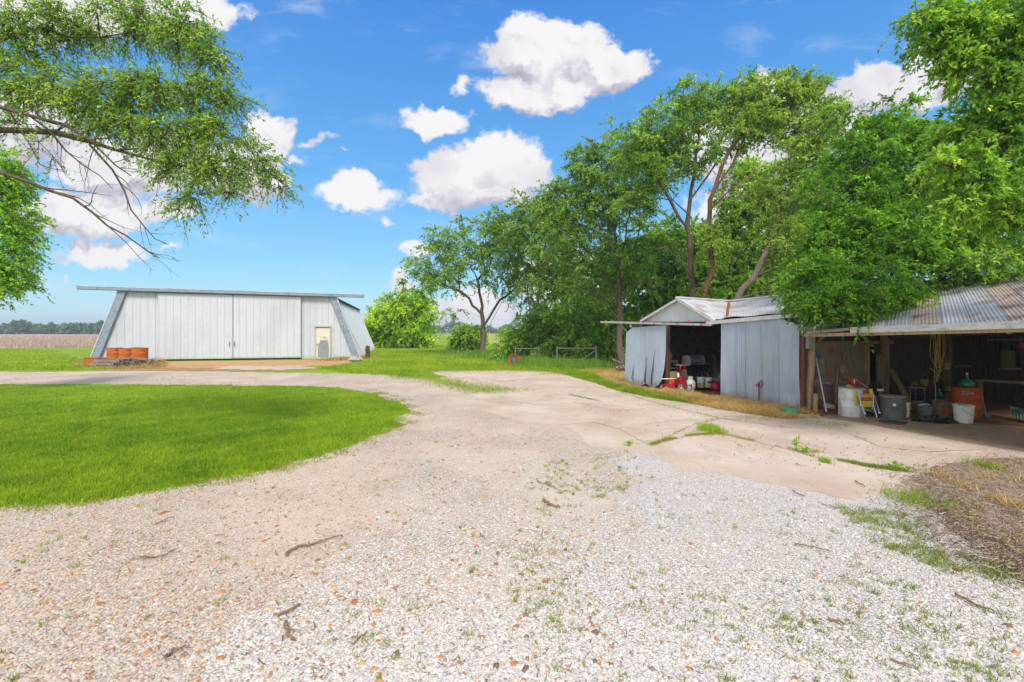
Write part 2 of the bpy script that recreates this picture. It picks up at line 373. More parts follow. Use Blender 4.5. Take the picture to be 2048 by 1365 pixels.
def _dirt(c1, c2, c3):
    def g(T, b, v):
        n = T.noise(v, 3, 8, .7); f = T.noise(v, 40, 6, .75)
        c = T.ramp(n, [(.3, c1), (.5, c2), (.7, c3)]); c = T.mix(T.maprange(f, .4, .7, 0, .5), c, lin(c1))
        T.l.new(c, b.inputs['Base Color']); bumpn(T, b, f, .02)
    return g
def _field(T, b, v):
    mp = T.new('ShaderNodeMapping'); mp.inputs['Scale'].default_value = (1, .25, 1); mp.inputs['Rotation'].default_value = (0, 0, .25); T.l.new(v, mp.inputs[0])
    n = T.noise(mp.outputs[0], 1.2, 9, .75); c = T.ramp(n, [(.3, '#8d7468'), (.5, '#b49a8c'), (.68, '#ccb7a9')])
    T.l.new(c, b.inputs['Base Color'])
GRASS = gmat('meadow_grass', _grass); LAWN = gmat('lawn_soil', _lawn); GRAVEL = gmat('gravel', _gravel); WHITEG = gmat('white_gravel', _white)
CONC = gmat('old_concrete', _conc); DIRT = gmat('bare_dirt', _dirt('#7a6148', '#98785a', '#ad8c6a')); MULCH = gmat('mulch_dirt', _dirt('#85705f', '#a58f7b', '#bda894'))
STRAWG = gmat('straw_litter', _dirt('#8f7a58', '#ac9672', '#c2ad86')); FIELD = gmat('stubble_field', _field)
BARNDIRT = gmat('barn_floor_dirt', _dirt('#644c38', '#80624a', '#927355')); ORANGEC = gmat('ochre_apron', _dirt('#b08358', '#c29a70', '#cfae8a'))

def big_plane(name, x0, x1, y0, y1, z, mat, n=1):
    m = MB(); m.add([(x0,y0,0),(x1,y0,0),(x1,y1,0),(x0,y1,0)], [(0,1,2,3)]); o = m.build(name, mat); o.location.z = z; return tag(o, kind='structure')
big_plane('ground', -2500, 2500, -300, 3000, 0, GRASS)
# stubble field beyond the left lawn
sheet('field', [(-400, 49), (-60, 50.5), (-36, 51.5), (-40, 70), (-60, 140), (-330, 900), (-1400, 900), (-1400, 60)], .004, FIELD, jit=.3, step=1)
sheet('meadow', [(-6, 70), (6, 62), (40, 80), (300, 300), (300, 700), (-80, 700), (-30, 200)], .004, gmat('hay_meadow', _dirt('#8a9a34', '#a3ac48', '#b4b65a')), jit=.6, step=2)
DRIVE = [(-900,742),(-200,745),(120,744),(330,742),(560,746),(700,748),(790,752),(870,757),(930,748),(1100,748),(1250,782),(1400,805),(1560,824),(1720,836),(2048,880),(2700,1000),(2900,1300),(2700,2600),(-1400,2600),(-1500,1400),(-1500,770),(-900,742)]
drive = sheet('driveway', plan(DRIVE[:-1]), .004, GRAVEL, jit=.10)
LAWNP = [(-700,1100),(-300,1050),(0,1012),(160,1004),(330,978),(500,950),(690,897),(790,855),(818,826),(790,802),(735,785),(640,774),(400,770),(0,769),(-900,768),(-1500,790)]
sheet('lawn', plan(LAWNP), .007, LAWN, jit=.12)
PAD = [(862,743),(900,740),(1080,742),(1165,750),(1215,766),(1240,783),(1330,800),(1420,815),(1500,828),(1580,842),(1720,860),(1870,885),(2005,914),(1940,930),(1850,940),(1800,962),(1810,985),(1700,998),(1600,980),(1500,958),(1400,930),(1310,905),(1260,893),(1180,893),(1165,870),(1110,850),(1020,838),(960,822),(925,800),(960,784),(1030,781),(980,768),(900,760)]
sheet('concrete_pad', plan(PAD), .0065, CONC, jit=.09)
SHEDF = [(1560,826),(1620,828),(1720,845),(1900,872),(2100,905),(2800,1000),(3000,790),(1700,775),(1500,760),(1400,745),(1290,752),(1262,772),(1330,784),(1450,800)]
sheet('dirt_floor', plan(SHEDF), .009, BARNDIRT, jit=.05)
sheet('shed_apron', plan([(1640,835),(1730,848),(1900,880),(2100,912),(2500,960),(2700,900),(2100,858),(1900,845),(1700,829)]), .012, gmat('worn_apron', _dirt('#8a7560','#a58e77','#b8a38c')), jit=.05)
sheet('mulch_bed', plan([(1845,985),(1815,960),(1850,942),(1950,930),(2010,916),(2300,930),(2700,1050),(2500,1300),(2100,1180),(1990,1130),(1900,1060),(1860,1020)]), .009, MULCH, jit=.2)
sheet('straw_verge', plan([(1190,748),(1240,738),(1262,740),(1262,776),(1330,786),(1450,806),(1600,834),(1560,836),(1440,818),(1330,796),(1240,776),(1210,762)]), .013, STRAWG, jit=.05)
sheet('grass_verge', plan([(1130,742),(1190,752),(1235,772),(1330,793),(1400,805),(1390,809),(1310,797),(1235,782),(1180,764),(1120,748)]), .016, GRASS, jit=.04)
# apron in front of the hangar and dirt round it
sheet('hangar_apron', plan([(300,737),(330,724),(615,721),(640,720),(715,720),(690,731),(600,733),(560,738),(420,739)]), .006, ORANGEC, jit=.08)
sheet('hangar_dirt', plan([(140,735),(170,722),(330,722),(330,736),(480,738),(600,735),(640,738),(560,742),(200,742)]), .009, gmat('ochre_dirt', _dirt('#8d6e48','#a8875c','#bda173')), jit=.12)

sheet('pale_apron', plan([(425,739),(470,731),(520,733),(600,731),(625,737),(560,741)]), .013, GRAVEL, jit=.15)
# joints and cracks in the concrete (real narrow grooves of dark soil), weeds grow in them later
CRACKS = [[(1300,892),(1340,880),(1385,872),(1440,868)],[(1440,868),(1500,882),(1590,903),(1655,924)],[(1680,922),(1740,935),(1815,945)],
          [(1140,791),(1170,797),(1210,806)],[(1180,756),(1110,747),(1060,752)],[(1240,786),(1330,812),(1440,838),(1600,860)],[(1700,842),(1850,870),(2048,900)],
          [(940,760),(1010,764),(1075,757)],[(1440,838),(1390,850),(1300,892)]]
cm = MB()
for c in CRACKS + [[(1010,800),(1080,812),(1150,806),(1230,822),(1300,818)],[(1290,850),(1350,842),(1440,838)],[(1700,868),(1760,895),(1860,905),(1960,900)],[(1120,850),(1190,846),(1240,860),(1300,892)]]:
    w = plan(c); pts = []
    for i in range(len(w) - 1):
        for j in range(8):
            t = j / 8; q = Vector(w[i]).lerp(Vector(w[i+1]), t); q.x += random.uniform(-.02, .02); q.y += random.uniform(-.03, .03); pts.append(q)
    for a, b in zip(pts, pts[1:]):
        d = (b - a); 
        if d.length < 1e-3: continue
        nn = Vector((-d.y, d.x)).normalized() * random.uniform(.006, .014); cm.add([(a.x-nn.x, a.y-nn.y, .0085), (b.x-nn.x, b.y-nn.y, .0085), (b.x+nn.x, b.y+nn.y, .0085), (a.x+nn.x, a.y+nn.y, .0085)], [(0,1,2,3)])
tag(cm.build('concrete_cracks', MULCH), kind='structure')

# ------------------------------------------------------------------ blades, pebbles, litter (stuff)
def fld(px, py): return K / (py - HY)
def sample_px(poly, n, ymin=None, ymax=None, xlim=(-350, 2400)):
    """points spread evenly over the polygon as seen; returned as plan positions"""
    P_ = np.array(poly, float); x0, x1 = max(P_[:,0].min(), xlim[0]), min(P_[:,0].max(), xlim[1]); y0, y1 = P_[:,1].min(), min(P_[:,1].max(), 1700)
    xs = []; ys = []; tot = 0
    while tot < n:
        x = rng.uniform(x0, x1, n * 2); y = rng.uniform(y0, y1, n * 2); m = inpoly(x, y, poly); xs.append(x[m]); ys.append(y[m]); tot += m.sum()
        if m.sum() == 0: break
    x = np.concatenate(xs)[:n]; y = np.concatenate(ys)[:n]; Y = K / (y - HY); X = (x - CX) / F * Y; return X, Y
def blades(name, X, Y, h, w, c1, c2, label, cat, z0=.0, lean=.5, mat=None, yvar=.5):
    n = len(X); hh = h * rng.uniform(1 - yvar, 1 + yvar, n) * np.clip(1 + .45 * wob(X, Y, 3.3, 3), .45, 1.8); ww = w * rng.uniform(.7, 1.3, n)
    a = rng.uniform(0, 6.283, n); dx, dy = np.cos(a), np.sin(a); b = rng.uniform(0, 6.283, n); l = lean * hh * rng.uniform(.2, 1, n)
    V = np.empty((n, 3, 3)); z = np.full(n, z0)
    V[:, 0] = np.stack([X - dx * ww / 2, Y - dy * ww / 2, z], 1); V[:, 1] = np.stack([X + dx * ww / 2, Y + dy * ww / 2, z], 1)
    V[:, 2] = np.stack([X + np.cos(b) * l, Y + np.sin(b) * l, z + hh], 1)
    t = np.clip(rng.uniform(0, 1, n) * .5 + .5 * (wob(X, Y, .9, 2) * .6 + .45 * wob(X, Y, 4.0, 1) + .45), 0, 1); c = np.array(lin(c1)[:3])[None] * (1 - t[:, None]) + np.array(lin(c2)[:3])[None] * t[:, None]
    c *= rng.uniform(.8, 1.2, (n, 1)); c = np.repeat(c, 3, 0)
    o = npmesh(name, V.reshape(-1, 3), np.arange(n * 3).reshape(n, 3), mat or BLADE, col=c)
    return tag(o, label, cat, kind='stuff')
def fuzz(X, Y, s):
    return X + rng.normal(0, s, len(X)), Y + rng.normal(0, s * 1.5, len(X))
# lawn island
X, Y = sample_px(LAWNP, 260000); X, Y = fuzz(X, Y, .09)
blades('lawn_grass', X, Y, .045, .009, '#4f7d10', '#a9bf28', 'short bright green grass of the oval lawn left of the driveway', 'grass', .008, .8)
g = X.size
# straggling grass at the lawn's edge
def along(poly, n, sx, sy=None):
    w = [Vector(p) for p in plan(poly)]; L = [(b - a).length for a, b in zip(w, w[1:])]; pr = np.array(L) / sum(L)
    k = rng.choice(len(L), n, p=pr); t = rng.uniform(0, 1, n); A = np.array([tuple(p) for p in w]); X = A[k, 0] * (1 - t) + A[k+1, 0] * t; Y = A[k, 1] * (1 - t) + A[k+1, 1] * t
    return X + rng.normal(0, sx, n), Y + rng.normal(0, sy or sx, n)
def clump(X, Y, f, thr, k=0):
    m = wob(X, Y, f, k) > thr; return X[m], Y[m]
# meadow behind the drive
FAR = [(-300,698),(100,698),(170,722),(230,741),(-300,741)]
X1, Y1 = sample_px(FAR, 30000)
FAR2 = [(740,700),(870,690),(1000,690),(1250,720),(1260,742),(1180,752),(1080,742),(870,742),(800,750),(690,746),(640,738),(735,722)]
X2, Y2 = sample_px(FAR2, 60000)
X = np.concatenate([X1, X2]); Y = np.concatenate([Y1, Y2])
blades('meadow_grass', X, Y, .10, .03, '#6c8f12', '#b6c438', 'bright green grass beyond the driveway and round the white hangar', 'grass', 0, .5)
V1 = [(1130,742),(1190,752),(1235,772),(1330,792),(1400,804),(1390,809),(1310,798),(1235,783),(1180,764),(1120,748)]
a = sample_px(V1, 26000); b = along([(862,743),(980,741),(1080,742),(1165,750)], 6000, .35, .5); c = along([(790,752),(870,760),(960,783),(1030,781)], 5000, .4, .4)
X = np.concatenate([a[0], b[0], c[0]]); Y = np.concatenate([a[1], b[1], c[1]])
blades('verge_grass', X, Y, .08, .012, '#64881a', '#a9bd34', 'green grass strip between the concrete and the barn', 'grass', .02, .6)
cx_, cy_ = [], []
for (px, py, r, n) in [(1420,860,.15,1900),(1805,1000,.16,260),(1842,1000,.22,260),(1650,926,.05,200),(1970,935,.1,250)]:
    q = G(px, py); cx_.append(rng.normal(q.x, r * .6, n)); cy_.append(rng.normal(q.y, r, n))
blades('grass_clumps', np.concatenate(cx_), np.concatenate(cy_), .075, .007, '#5f8a18', '#a8c43a', 'dense little grass clumps rooted in the concrete joints', 'grass', .008, .7)
# weeds: cracks, gravel patches
Xs, Ys = [], []
for c, n in zip(CRACKS, (2600, 900, 2200, 900, 900, 700, 500, 500, 500)):
    x, y = along(c, n, .035, .035); m = wob(x, y, 3.1, 3) > -.15; Xs.append(x[m]); Ys.append(y[m])
for (px, py, r, n) in [(1420,862,.13,900),(1418,868,.2,500),(1790,938,.18,450),(1622,905,.12,300),(1540,836,.25,400),(1500,838,.3,500),(1300,795,.2,300),(1675,850,.3,500)]:
    q = G(px, py); Xs.append(rng.normal(q.x, r, n)); Ys.append(rng.normal(q.y, r * .6, n))
GW = [(1150,930),(1330,960),(1500,1010),(1800,1060),(2048,1130),(2200,1365),(1900,1700),(1500,1500),(1150,1400),(1000,1200),(1060,1020)]
def tufts(poly, n, dens, rad_=.016, lo=5, hi=20):
    x, y = sample_px(poly, n); p_ = np.clip(dens(x, y), 0, 1); m = rng.uniform(0, 1, len(x)) < p_; x, y = x[m], y[m]; k = rng.integers(lo, hi, len(x)); r_ = np.repeat(rad_ * rng.uniform(.5, 1.9, len(x)), k)
    x, y = np.repeat(x, k), np.repeat(y, k); Xs.append(x + rng.normal(0, 1, len(x)) * r_); Ys.append(y + rng.normal(0, 1, len(y)) * r_)
tufts(GW, 2300, lambda x, y: .26 + .65 * wob(x, y, 2.2, 0), .013, 3, 13)
tufts([(1100,920),(1250,900),(1330,960),(1200,1000),(1050,980)], 220, lambda x, y: .5 + .5 * wob(x, y, 3, 0))
tufts([(1660,1010),(1800,1025),(1860,1050),(1910,1100),(2048,1150),(1980,1180),(1850,1130),(1740,1085)], 850, lambda x, y: .42 + .8 * wob(x, y, 6, 1), .024, 5, 17)
tufts([(1840,930),(2048,940),(2048,1160),(1860,1010)], 300, lambda x, y: .3 + .7 * wob(x, y, 4, 2))
x, y = along([(-100,1040),(0,1018),(160,1008),(330,982),(500,955),(690,902),(790,862),(830,830),(800,800),(735,782)], 16000, .16, .16); m = wob(x, y, 6, 1) > .1; Xs.append(x[m]); Ys.append(y[m])
x, y = sample_px([(0,745),(330,742),(560,746),(790,752),(860,770),(800,782),(640,768),(0,768)], 20000); m = wob(x, y, 1.2, 1) > .35; Xs.append(x[m]); Ys.append(y[m])
tufts([(-100,1000),(900,850),(1150,1000),(900,1365),(-100,1365)], 420, lambda x, y: .25 + .5 * wob(x, y, 3, 2))
X = np.concatenate(Xs); Y = np.concatenate(Ys)
blades('weeds', X, Y, .028, .007, '#6a8426', '#a8ad50', 'small green weeds growing in the gravel and the concrete cracks', 'weeds', .012, 1.1)
# dry straw along the barn
ST = [(1190,750),(1240,738),(1262,738),(1262,776),(1330,784),(1450,802),(1610,832),(1640,838),(1560,838),(1440,820),(1330,798),(1240,778),(1210,764)]
x, y = sample_px(ST, 26000); m = wob(x, y, 3, 2) > -.5
x2, y2 = along([(1330,786),(1450,803),(1605,827)], 9000, .12, .12); x3, y3 = sample_px([(1830,985),(1850,940),(2048,925),(2048,1080),(1930,1050)], 7000); m3 = (wob(x3, y3, 6, 0) > .45) & (rng.uniform(0, 1, len(x3)) < .45)
x4, y4 = along([(1200,745),(1250,742)], 6000, .5, .3); bq = G(1580, 829); m &= np.hypot(x - bq.x, y - bq.y + .12) > .36; q_ = np.hypot(x2 - bq.x, y2 - bq.y + .12) > .36; x2, y2 = x2[q_], y2[q_]
blades('straw', np.concatenate([x[m], x2, x3[m3], x4]), np.concatenate([y[m], y2, y3[m3], y4]), .10, .012, '#a98a4e', '#e6cb8c', 'yellow dry straw and dead grass along the barn base', 'straw', .018, 1.4)
# hangar straw
x, y = sample_px([(140,733),(180,715),(215,716),(330,722),(335,735),(240,740)], 5000); x2, y2 = along([(660,722),(700,718),(745,716)], 2500, .6, .4)
blades('dry_litter', np.concatenate([x, x2]), np.concatenate([y, y2]), .14, .03, '#9c8050', '#c2aa72', 'dry tan litter around the foot of the white hangar', 'litter', 0, 1.2)
# stubble stalks standing in the field
x = rng.uniform(-150, -33, 90000); y = 50.3 + rng.exponential(34, 90000); k = (x < -y * .70) & (x > -y * 1.3)
blades('corn_stubble', x[k], y[k], .42, .07, '#957b70', '#ddcbbf', 'pale brown corn stubble standing in the distant field', 'stubble', 0, .35)
# tall rough grass under the trees
x, y = along([(935,712),(1000,716),(1120,734),(1230,738)], 11000, 1.0, .8); 
blades('tall_grass', x, y, .36, .035, '#52801f', '#93b545', 'tall rough green grass below the tree row', 'grass', 0, .5)

# pebbles
def pebbles(name, X, Y, size, cols, probs, label, z0=.006):
    n = len(X); base = np.array([(1,0,0),(0,1,0),(-1,0,0),(0,-1,0),(0,0,1),(.0,0,-1)], float)
    base = np.array([(1,0,0),(.35,.95,0),(-.8,.6,0),(-.8,-.6,0),(.35,-.95,0),(.45,.1,.8),(-.35,.4,.85),(-.2,-.45,.8)], float)
    Fb = np.array([(0,1,5),(1,6,5),(1,2,6),(2,7,6),(2,3,7),(3,4,7),(4,5,7),(4,0,5),(5,6,7)])
    s = size * rng.lognormal(0, .32, n); a = rng.uniform(0, 6.283, n); ax = rng.uniform(.7, 1.3, n); az = rng.uniform(.35, .75, n)
    B = base[None] * np.stack([ax, 1 / ax, az], 1)[:, None] * (1 + rng.uniform(-.18, .18, (n, 8, 3)))
    ca, sa = np.cos(a)[:, None], np.sin(a)[:, None]
    V = np.stack([B[..., 0] * ca - B[..., 1] * sa, B[..., 0] * sa + B[..., 1] * ca, B[..., 2]], 2) * s[:, None, None]
    V += np.stack([X, Y, np.full(n, z0)], 1)[:, None]
    ci = rng.choice(len(cols), n, p=probs); C = np.array([lin(c)[:3] for c in cols])[ci] * rng.uniform(.85, 1.1, (n, 1))
    Fa = (Fb[None] + (np.arange(n) * 8)[:, None, None]).reshape(-1, 3)
    return tag(npmesh(name, V.reshape(-1, 3), Fa, tintmat('stone'), col=np.repeat(C, 8, 0), smooth=True), label, 'gravel', kind='stuff')
NEAR = [(-150,960),(400,960),(700,890),(900,800),(1150,880),(1300,930),(1700,1020),(1850,1050),(2200,1250),(2300,1700),(-300,1700),(-300,1040)]
x, y = sample_px(NEAR, 210000); k = ~inpoly(*pxof(x, y), LAWNP); x, y = x[k], y[k]
px, py = pxof(x, y)
# dust-covered stretches show fewer stones
dustm = wob(x, y, 1.1, 3) + .4 * wob(x, y, 4, 1); k = (dustm < .55) | (rng.uniform(0, 1, len(x)) < .25) ; x, y, px, py = x[k], y[k], px[k], py[k]
right = (px > 800 + (py - 1000) * -.9 + 220 * wob(x, y, 1.5, 0)) & (py > 900)
pebbles('gravel_stones', x[~right], y[~right], .0076, ['#cbc1b5','#b5a899','#d3c0a9','#bd9268','#a9714a','#8b7b6c'], [.37,.22,.27,.08,.02,.04], 'mixed white, tan and orange gravel stones of the driveway')
pebbles('white_stones', x[right], y[right], .0074, ['#d8d3cb','#c5bfb7','#cfc2b0','#b8946e','#94887b'], [.54,.29,.11,.02,.04], 'small white limestone chips in the right foreground')
x, y = sample_px(NEAR, 3600); ox, oy = pxof(x, y); k = ~inpoly(ox, oy, LAWNP) & (rng.uniform(0, 1, len(x)) < np.where(ox > 1250, .22, 1.0))
pebbles('orange_stones', x[k], y[k], .014, ['#b98350','#a87048','#c79f6e','#cbb79c','#84695a'], [.3,.2,.2,.2,.1], 'larger orange and tan stones lying in the gravel')
# wood chips on the mulch
def chips(name, X, Y, L, W, cols, label, cat='wood chips', z0=.02):
    n = len(X); a = rng.uniform(0, 6.283, n); l = L * rng.lognormal(0, .5, n) / 2; w = W * rng.uniform(.6, 1.5, n) / 2
    dx, dy = np.cos(a), np.sin(a); z = z0 + rng.uniform(0, .02, n); t = rng.uniform(-.012, .012, n)
    V = np.stack([np.stack([X-dx*l-dy*w, Y-dy*l+dx*w, z-t], 1), np.stack([X-dx*l+dy*w, Y-dy*l-dx*w, z-t], 1), np.stack([X+dx*l+dy*w, Y+dy*l-dx*w, z+t], 1), np.stack([X+dx*l-dy*w, Y+dy*l+dx*w, z+t], 1),
                  np.stack([X-dx*l, Y-dy*l, z-t+w], 1), np.stack([X+dx*l, Y+dy*l, z+t+w], 1)], 1)
    C = np.array([lin(c)[:3] for c in cols])[rng.integers(0, len(cols), n)]
    Fb = np.array([(0,1,5,4),(1,2,5,5),(2,3,4,5),(3,0,4,4)]); Fb = np.array([(0,3,5),(0,5,4),(1,2,5),(1,5,4)])
    return tag(npmesh(name, V.reshape(-1, 3), (Fb[None] + (np.arange(n)*6)[:, None, None]).reshape(-1, 3), tintmat('wood_bits'), col=np.repeat(C, 6, 0)), label, cat, kind='stuff')
x, y = sample_px([(1845,985),(1815,960),(1850,942),(1950,930),(2010,918),(2300,930),(2300,1200),(2100,1180),(1990,1130),(1900,1060),(1860,1020)], 6500); ex, ey = along([(1845,985),(1860,1020),(1900,1060),(1990,1130),(2100,1180)], 2600, .22, .14); ex2, ey2 = along([(1845,985),(1815,960),(1850,942),(1950,930),(2010,916)], 700, .2, .12); x, y = np.concatenate([x, ex, ex2]), np.concatenate([y, ey, ey2])
chips('wood_chips', x, y, .032, .006, ['#8a705e','#a88e78','#c4af98','#6b5648'], 'brown bark and wood chips at the right edge of the yard')
x, y = sample_px([(0,1000),(900,800),(1300,850),(1900,960),(2048,1100),(2048,1500),(0,1500)], 1100)
chips('twig_litter', x, y, .028, .0035, ['#6b5040','#85654c','#54402f'], 'tiny brown twigs and bark bits scattered over the gravel', 'twigs')
x, y = sample_px([(1100,760),(1300,800),(1600,850),(1990,915),(1830,960),(1500,930),(1200,850)], 300)
chips('leaf_litter', x, y, .022, .009, ['#7b6050','#95755c','#64503f'], 'small dead leaves scattered over the concrete pad', 'leaves')
# ------------------------------------------------------------------ trees
def frusta(A, B, ra, rb, n=5):
    """separate tapered tubes for all branch pieces at once"""
    A, B = np.asarray(A, float), np.asarray(B, float); D = B - A; L = np.linalg.norm(D, axis=1, keepdims=True) + 1e-9; D = D / L
    A = A - D * np.minimum(.3 * np.asarray(ra)[:, None], L * .2)
    ref = np.where(np.abs(D[:, 2:3]) > .9, np.array([[1., 0, 0]]), np.array([[0, 0, 1.]]))
    U = np.cross(D, ref); U /= np.linalg.norm(U, axis=1, keepdims=True); W = np.cross(D, U)
    a = np.arange(n) * 2 * np.pi / n; ring = U[:, None] * np.cos(a)[None, :, None] + W[:, None] * np.sin(a)[None, :, None]
    V = np.concatenate([A[:, None] + ring * np.asarray(ra)[:, None, None], B[:, None] + ring * np.asarray(rb)[:, None, None]], 1)
    k = np.arange(n); Fb = np.stack([k, (k + 1) % n, (k + 1) % n + n, k + n], 1)
    return V.reshape(-1, 3), (Fb[None] + (np.arange(len(A)) * 2 * n)[:, None, None]).reshape(-1, 4)
def skeleton(paths, C, seg=.45, alpha=.35, jit=.12, r=None):
    """paths: trunk polylines (lists of 3d points, first starts at the root; others start near it). C: cluster points"""
    N = [np.array(paths[0][0], float)]; par = [-1]; plen = [0.0]
    for pi, path in enumerate(paths):
        if pi == 0: cur = 0
        else:
            q = np.array(path[0], float); cur = int(np.argmin(np.linalg.norm(np.array(N) - q, axis=1)))
        st = 1 if pi == 0 else 0
        for q in path[st:]:
            q = np.array(q, float); a = N[cur]; L = np.linalg.norm(q - a); k = max(1, int(L / seg))
            for j in range(1, k + 1):
                p = a + (q - a) * j / k + (r.normal(0, jit * .35, 3) if j < k else 0)
                N.append(p); par.append(cur); plen.append(plen[cur] + L / k); cur = len(N) - 1
    main = len(N); buf = np.zeros((main + len(C) * 14 + 10, 3)); buf[:main] = N; pl = np.zeros(len(buf)); pl[:main] = plen; n = main
    tr = buf[:main]; dist = np.array([np.linalg.norm(tr - c, axis=1).min() for c in C]); order = np.argsort(dist); tip = np.zeros(len(buf), int)
    for ci in order:
        c = C[ci]; d = np.linalg.norm(buf[:n] - c, axis=1); low = np.maximum(0, buf[:n, 2] - c[2] - .0)
        cost = d + alpha * pl[:n] + .5 * low; cost[0] += 3; b = int(np.argmin(cost)); a = buf[b].copy(); L = d[b]; k = int(min(12, max(1, L / seg)))
        cur = b; mid = r.normal(0, jit, 3) * L * .5 + np.array([0, 0, .06 * L])
        for j in range(1, k + 1):
            t = j / k; p = a + (c - a) * t + mid * 4 * t * (1 - t) * .5 + (r.normal(0, jit * .25, 3) if j < k else 0)
            if n >= len(buf): break
            buf[n] = p; par.append(cur); pl[n] = pl[cur] + L / k; cur = n; n += 1
        tip[cur] += 1
    par = np.array(par[:n]); cnt = np.maximum(tip[:n], 0).astype(float) + .02
    for i in range(n - 1, 0, -1): cnt[par[i]] += cnt[i]
    return buf[:n], par, cnt
LEAFGAIN = np.array([2.2, 1.70, 2.75])
def leafcloud(C, out, ntw, nlf, L, size, aspect, cols, r, droop=.35, spread=1.0, up=.6, dirb=None):
    """leaves set along short twigs that grow from every cluster point"""
    nc = len(C); T0 = np.repeat(C, ntw, 0); O = np.repeat(out, ntw, 0); m = len(T0)
    D = r.normal(0, spread, (m, 3)) + O * 1.1; D[:, 2] *= .7; D /= np.linalg.norm(D, axis=1, keepdims=True)
    ln = L * r.uniform(.5, 1.25, m); T1 = T0 + D * ln[:, None]; T1[:, 2] -= droop * ln
    t = r.uniform(.12, 1.05, (m, nlf)); Pp = T0[:, None] + D[:, None] * (ln[:, None] * t)[..., None]; Pp[..., 2] -= droop * ln[:, None] * t ** 2
    Pp = Pp.reshape(-1, 3); n = len(Pp); Dm = np.repeat(D, nlf, 0)
    A = Dm * .7 + r.normal(0, .65, (n, 3)); A[:, 2] -= droop * .9; A /= np.linalg.norm(A, axis=1, keepdims=True)
    Nn = r.normal(0, .6, (n, 3)) + np.array([0, 0, up]); S = np.cross(A, Nn); S /= np.linalg.norm(S, axis=1, keepdims=True) + 1e-9; Nn = np.cross(S, A)
    s = size * r.lognormal(0, .22, n); s1 = s[:, None]; w = s1 * aspect
    V = np.stack([Pp, Pp + A * s1 * .45 + S * w * .5 + Nn * s1 * .07, Pp + A * s1 - Nn * s1 * .08, Pp + A * s1 * .45 - S * w * .5 + Nn * s1 * .07], 1)
    # colour: every leaf its own, every clump lighter or deeper at random
    cl = np.repeat(r.uniform(0, 1, nc), ntw * nlf); q = np.clip(cl * .75 + r.uniform(0, 1, n) * .5 - .12, 0, 1)
    c0, c1, c2 = (np.array(lin(c)[:3]) * LEAFGAIN for c in cols); q = q[:, None]
    c = np.where(q < .5, c0 + (c1 - c0) * q * 2, c1 + (c2 - c1) * (q * 2 - 1)); c = c * r.uniform(.78, 1.2, (n, 1)); yl = r.uniform(0, 1, n) < .035; c[yl] = c[yl] * np.array([1.7, 1.25, .8])
    return V.reshape(-1, 3), np.repeat(c, 4, 0), T0, T1
FOL = 0; bare_m = []
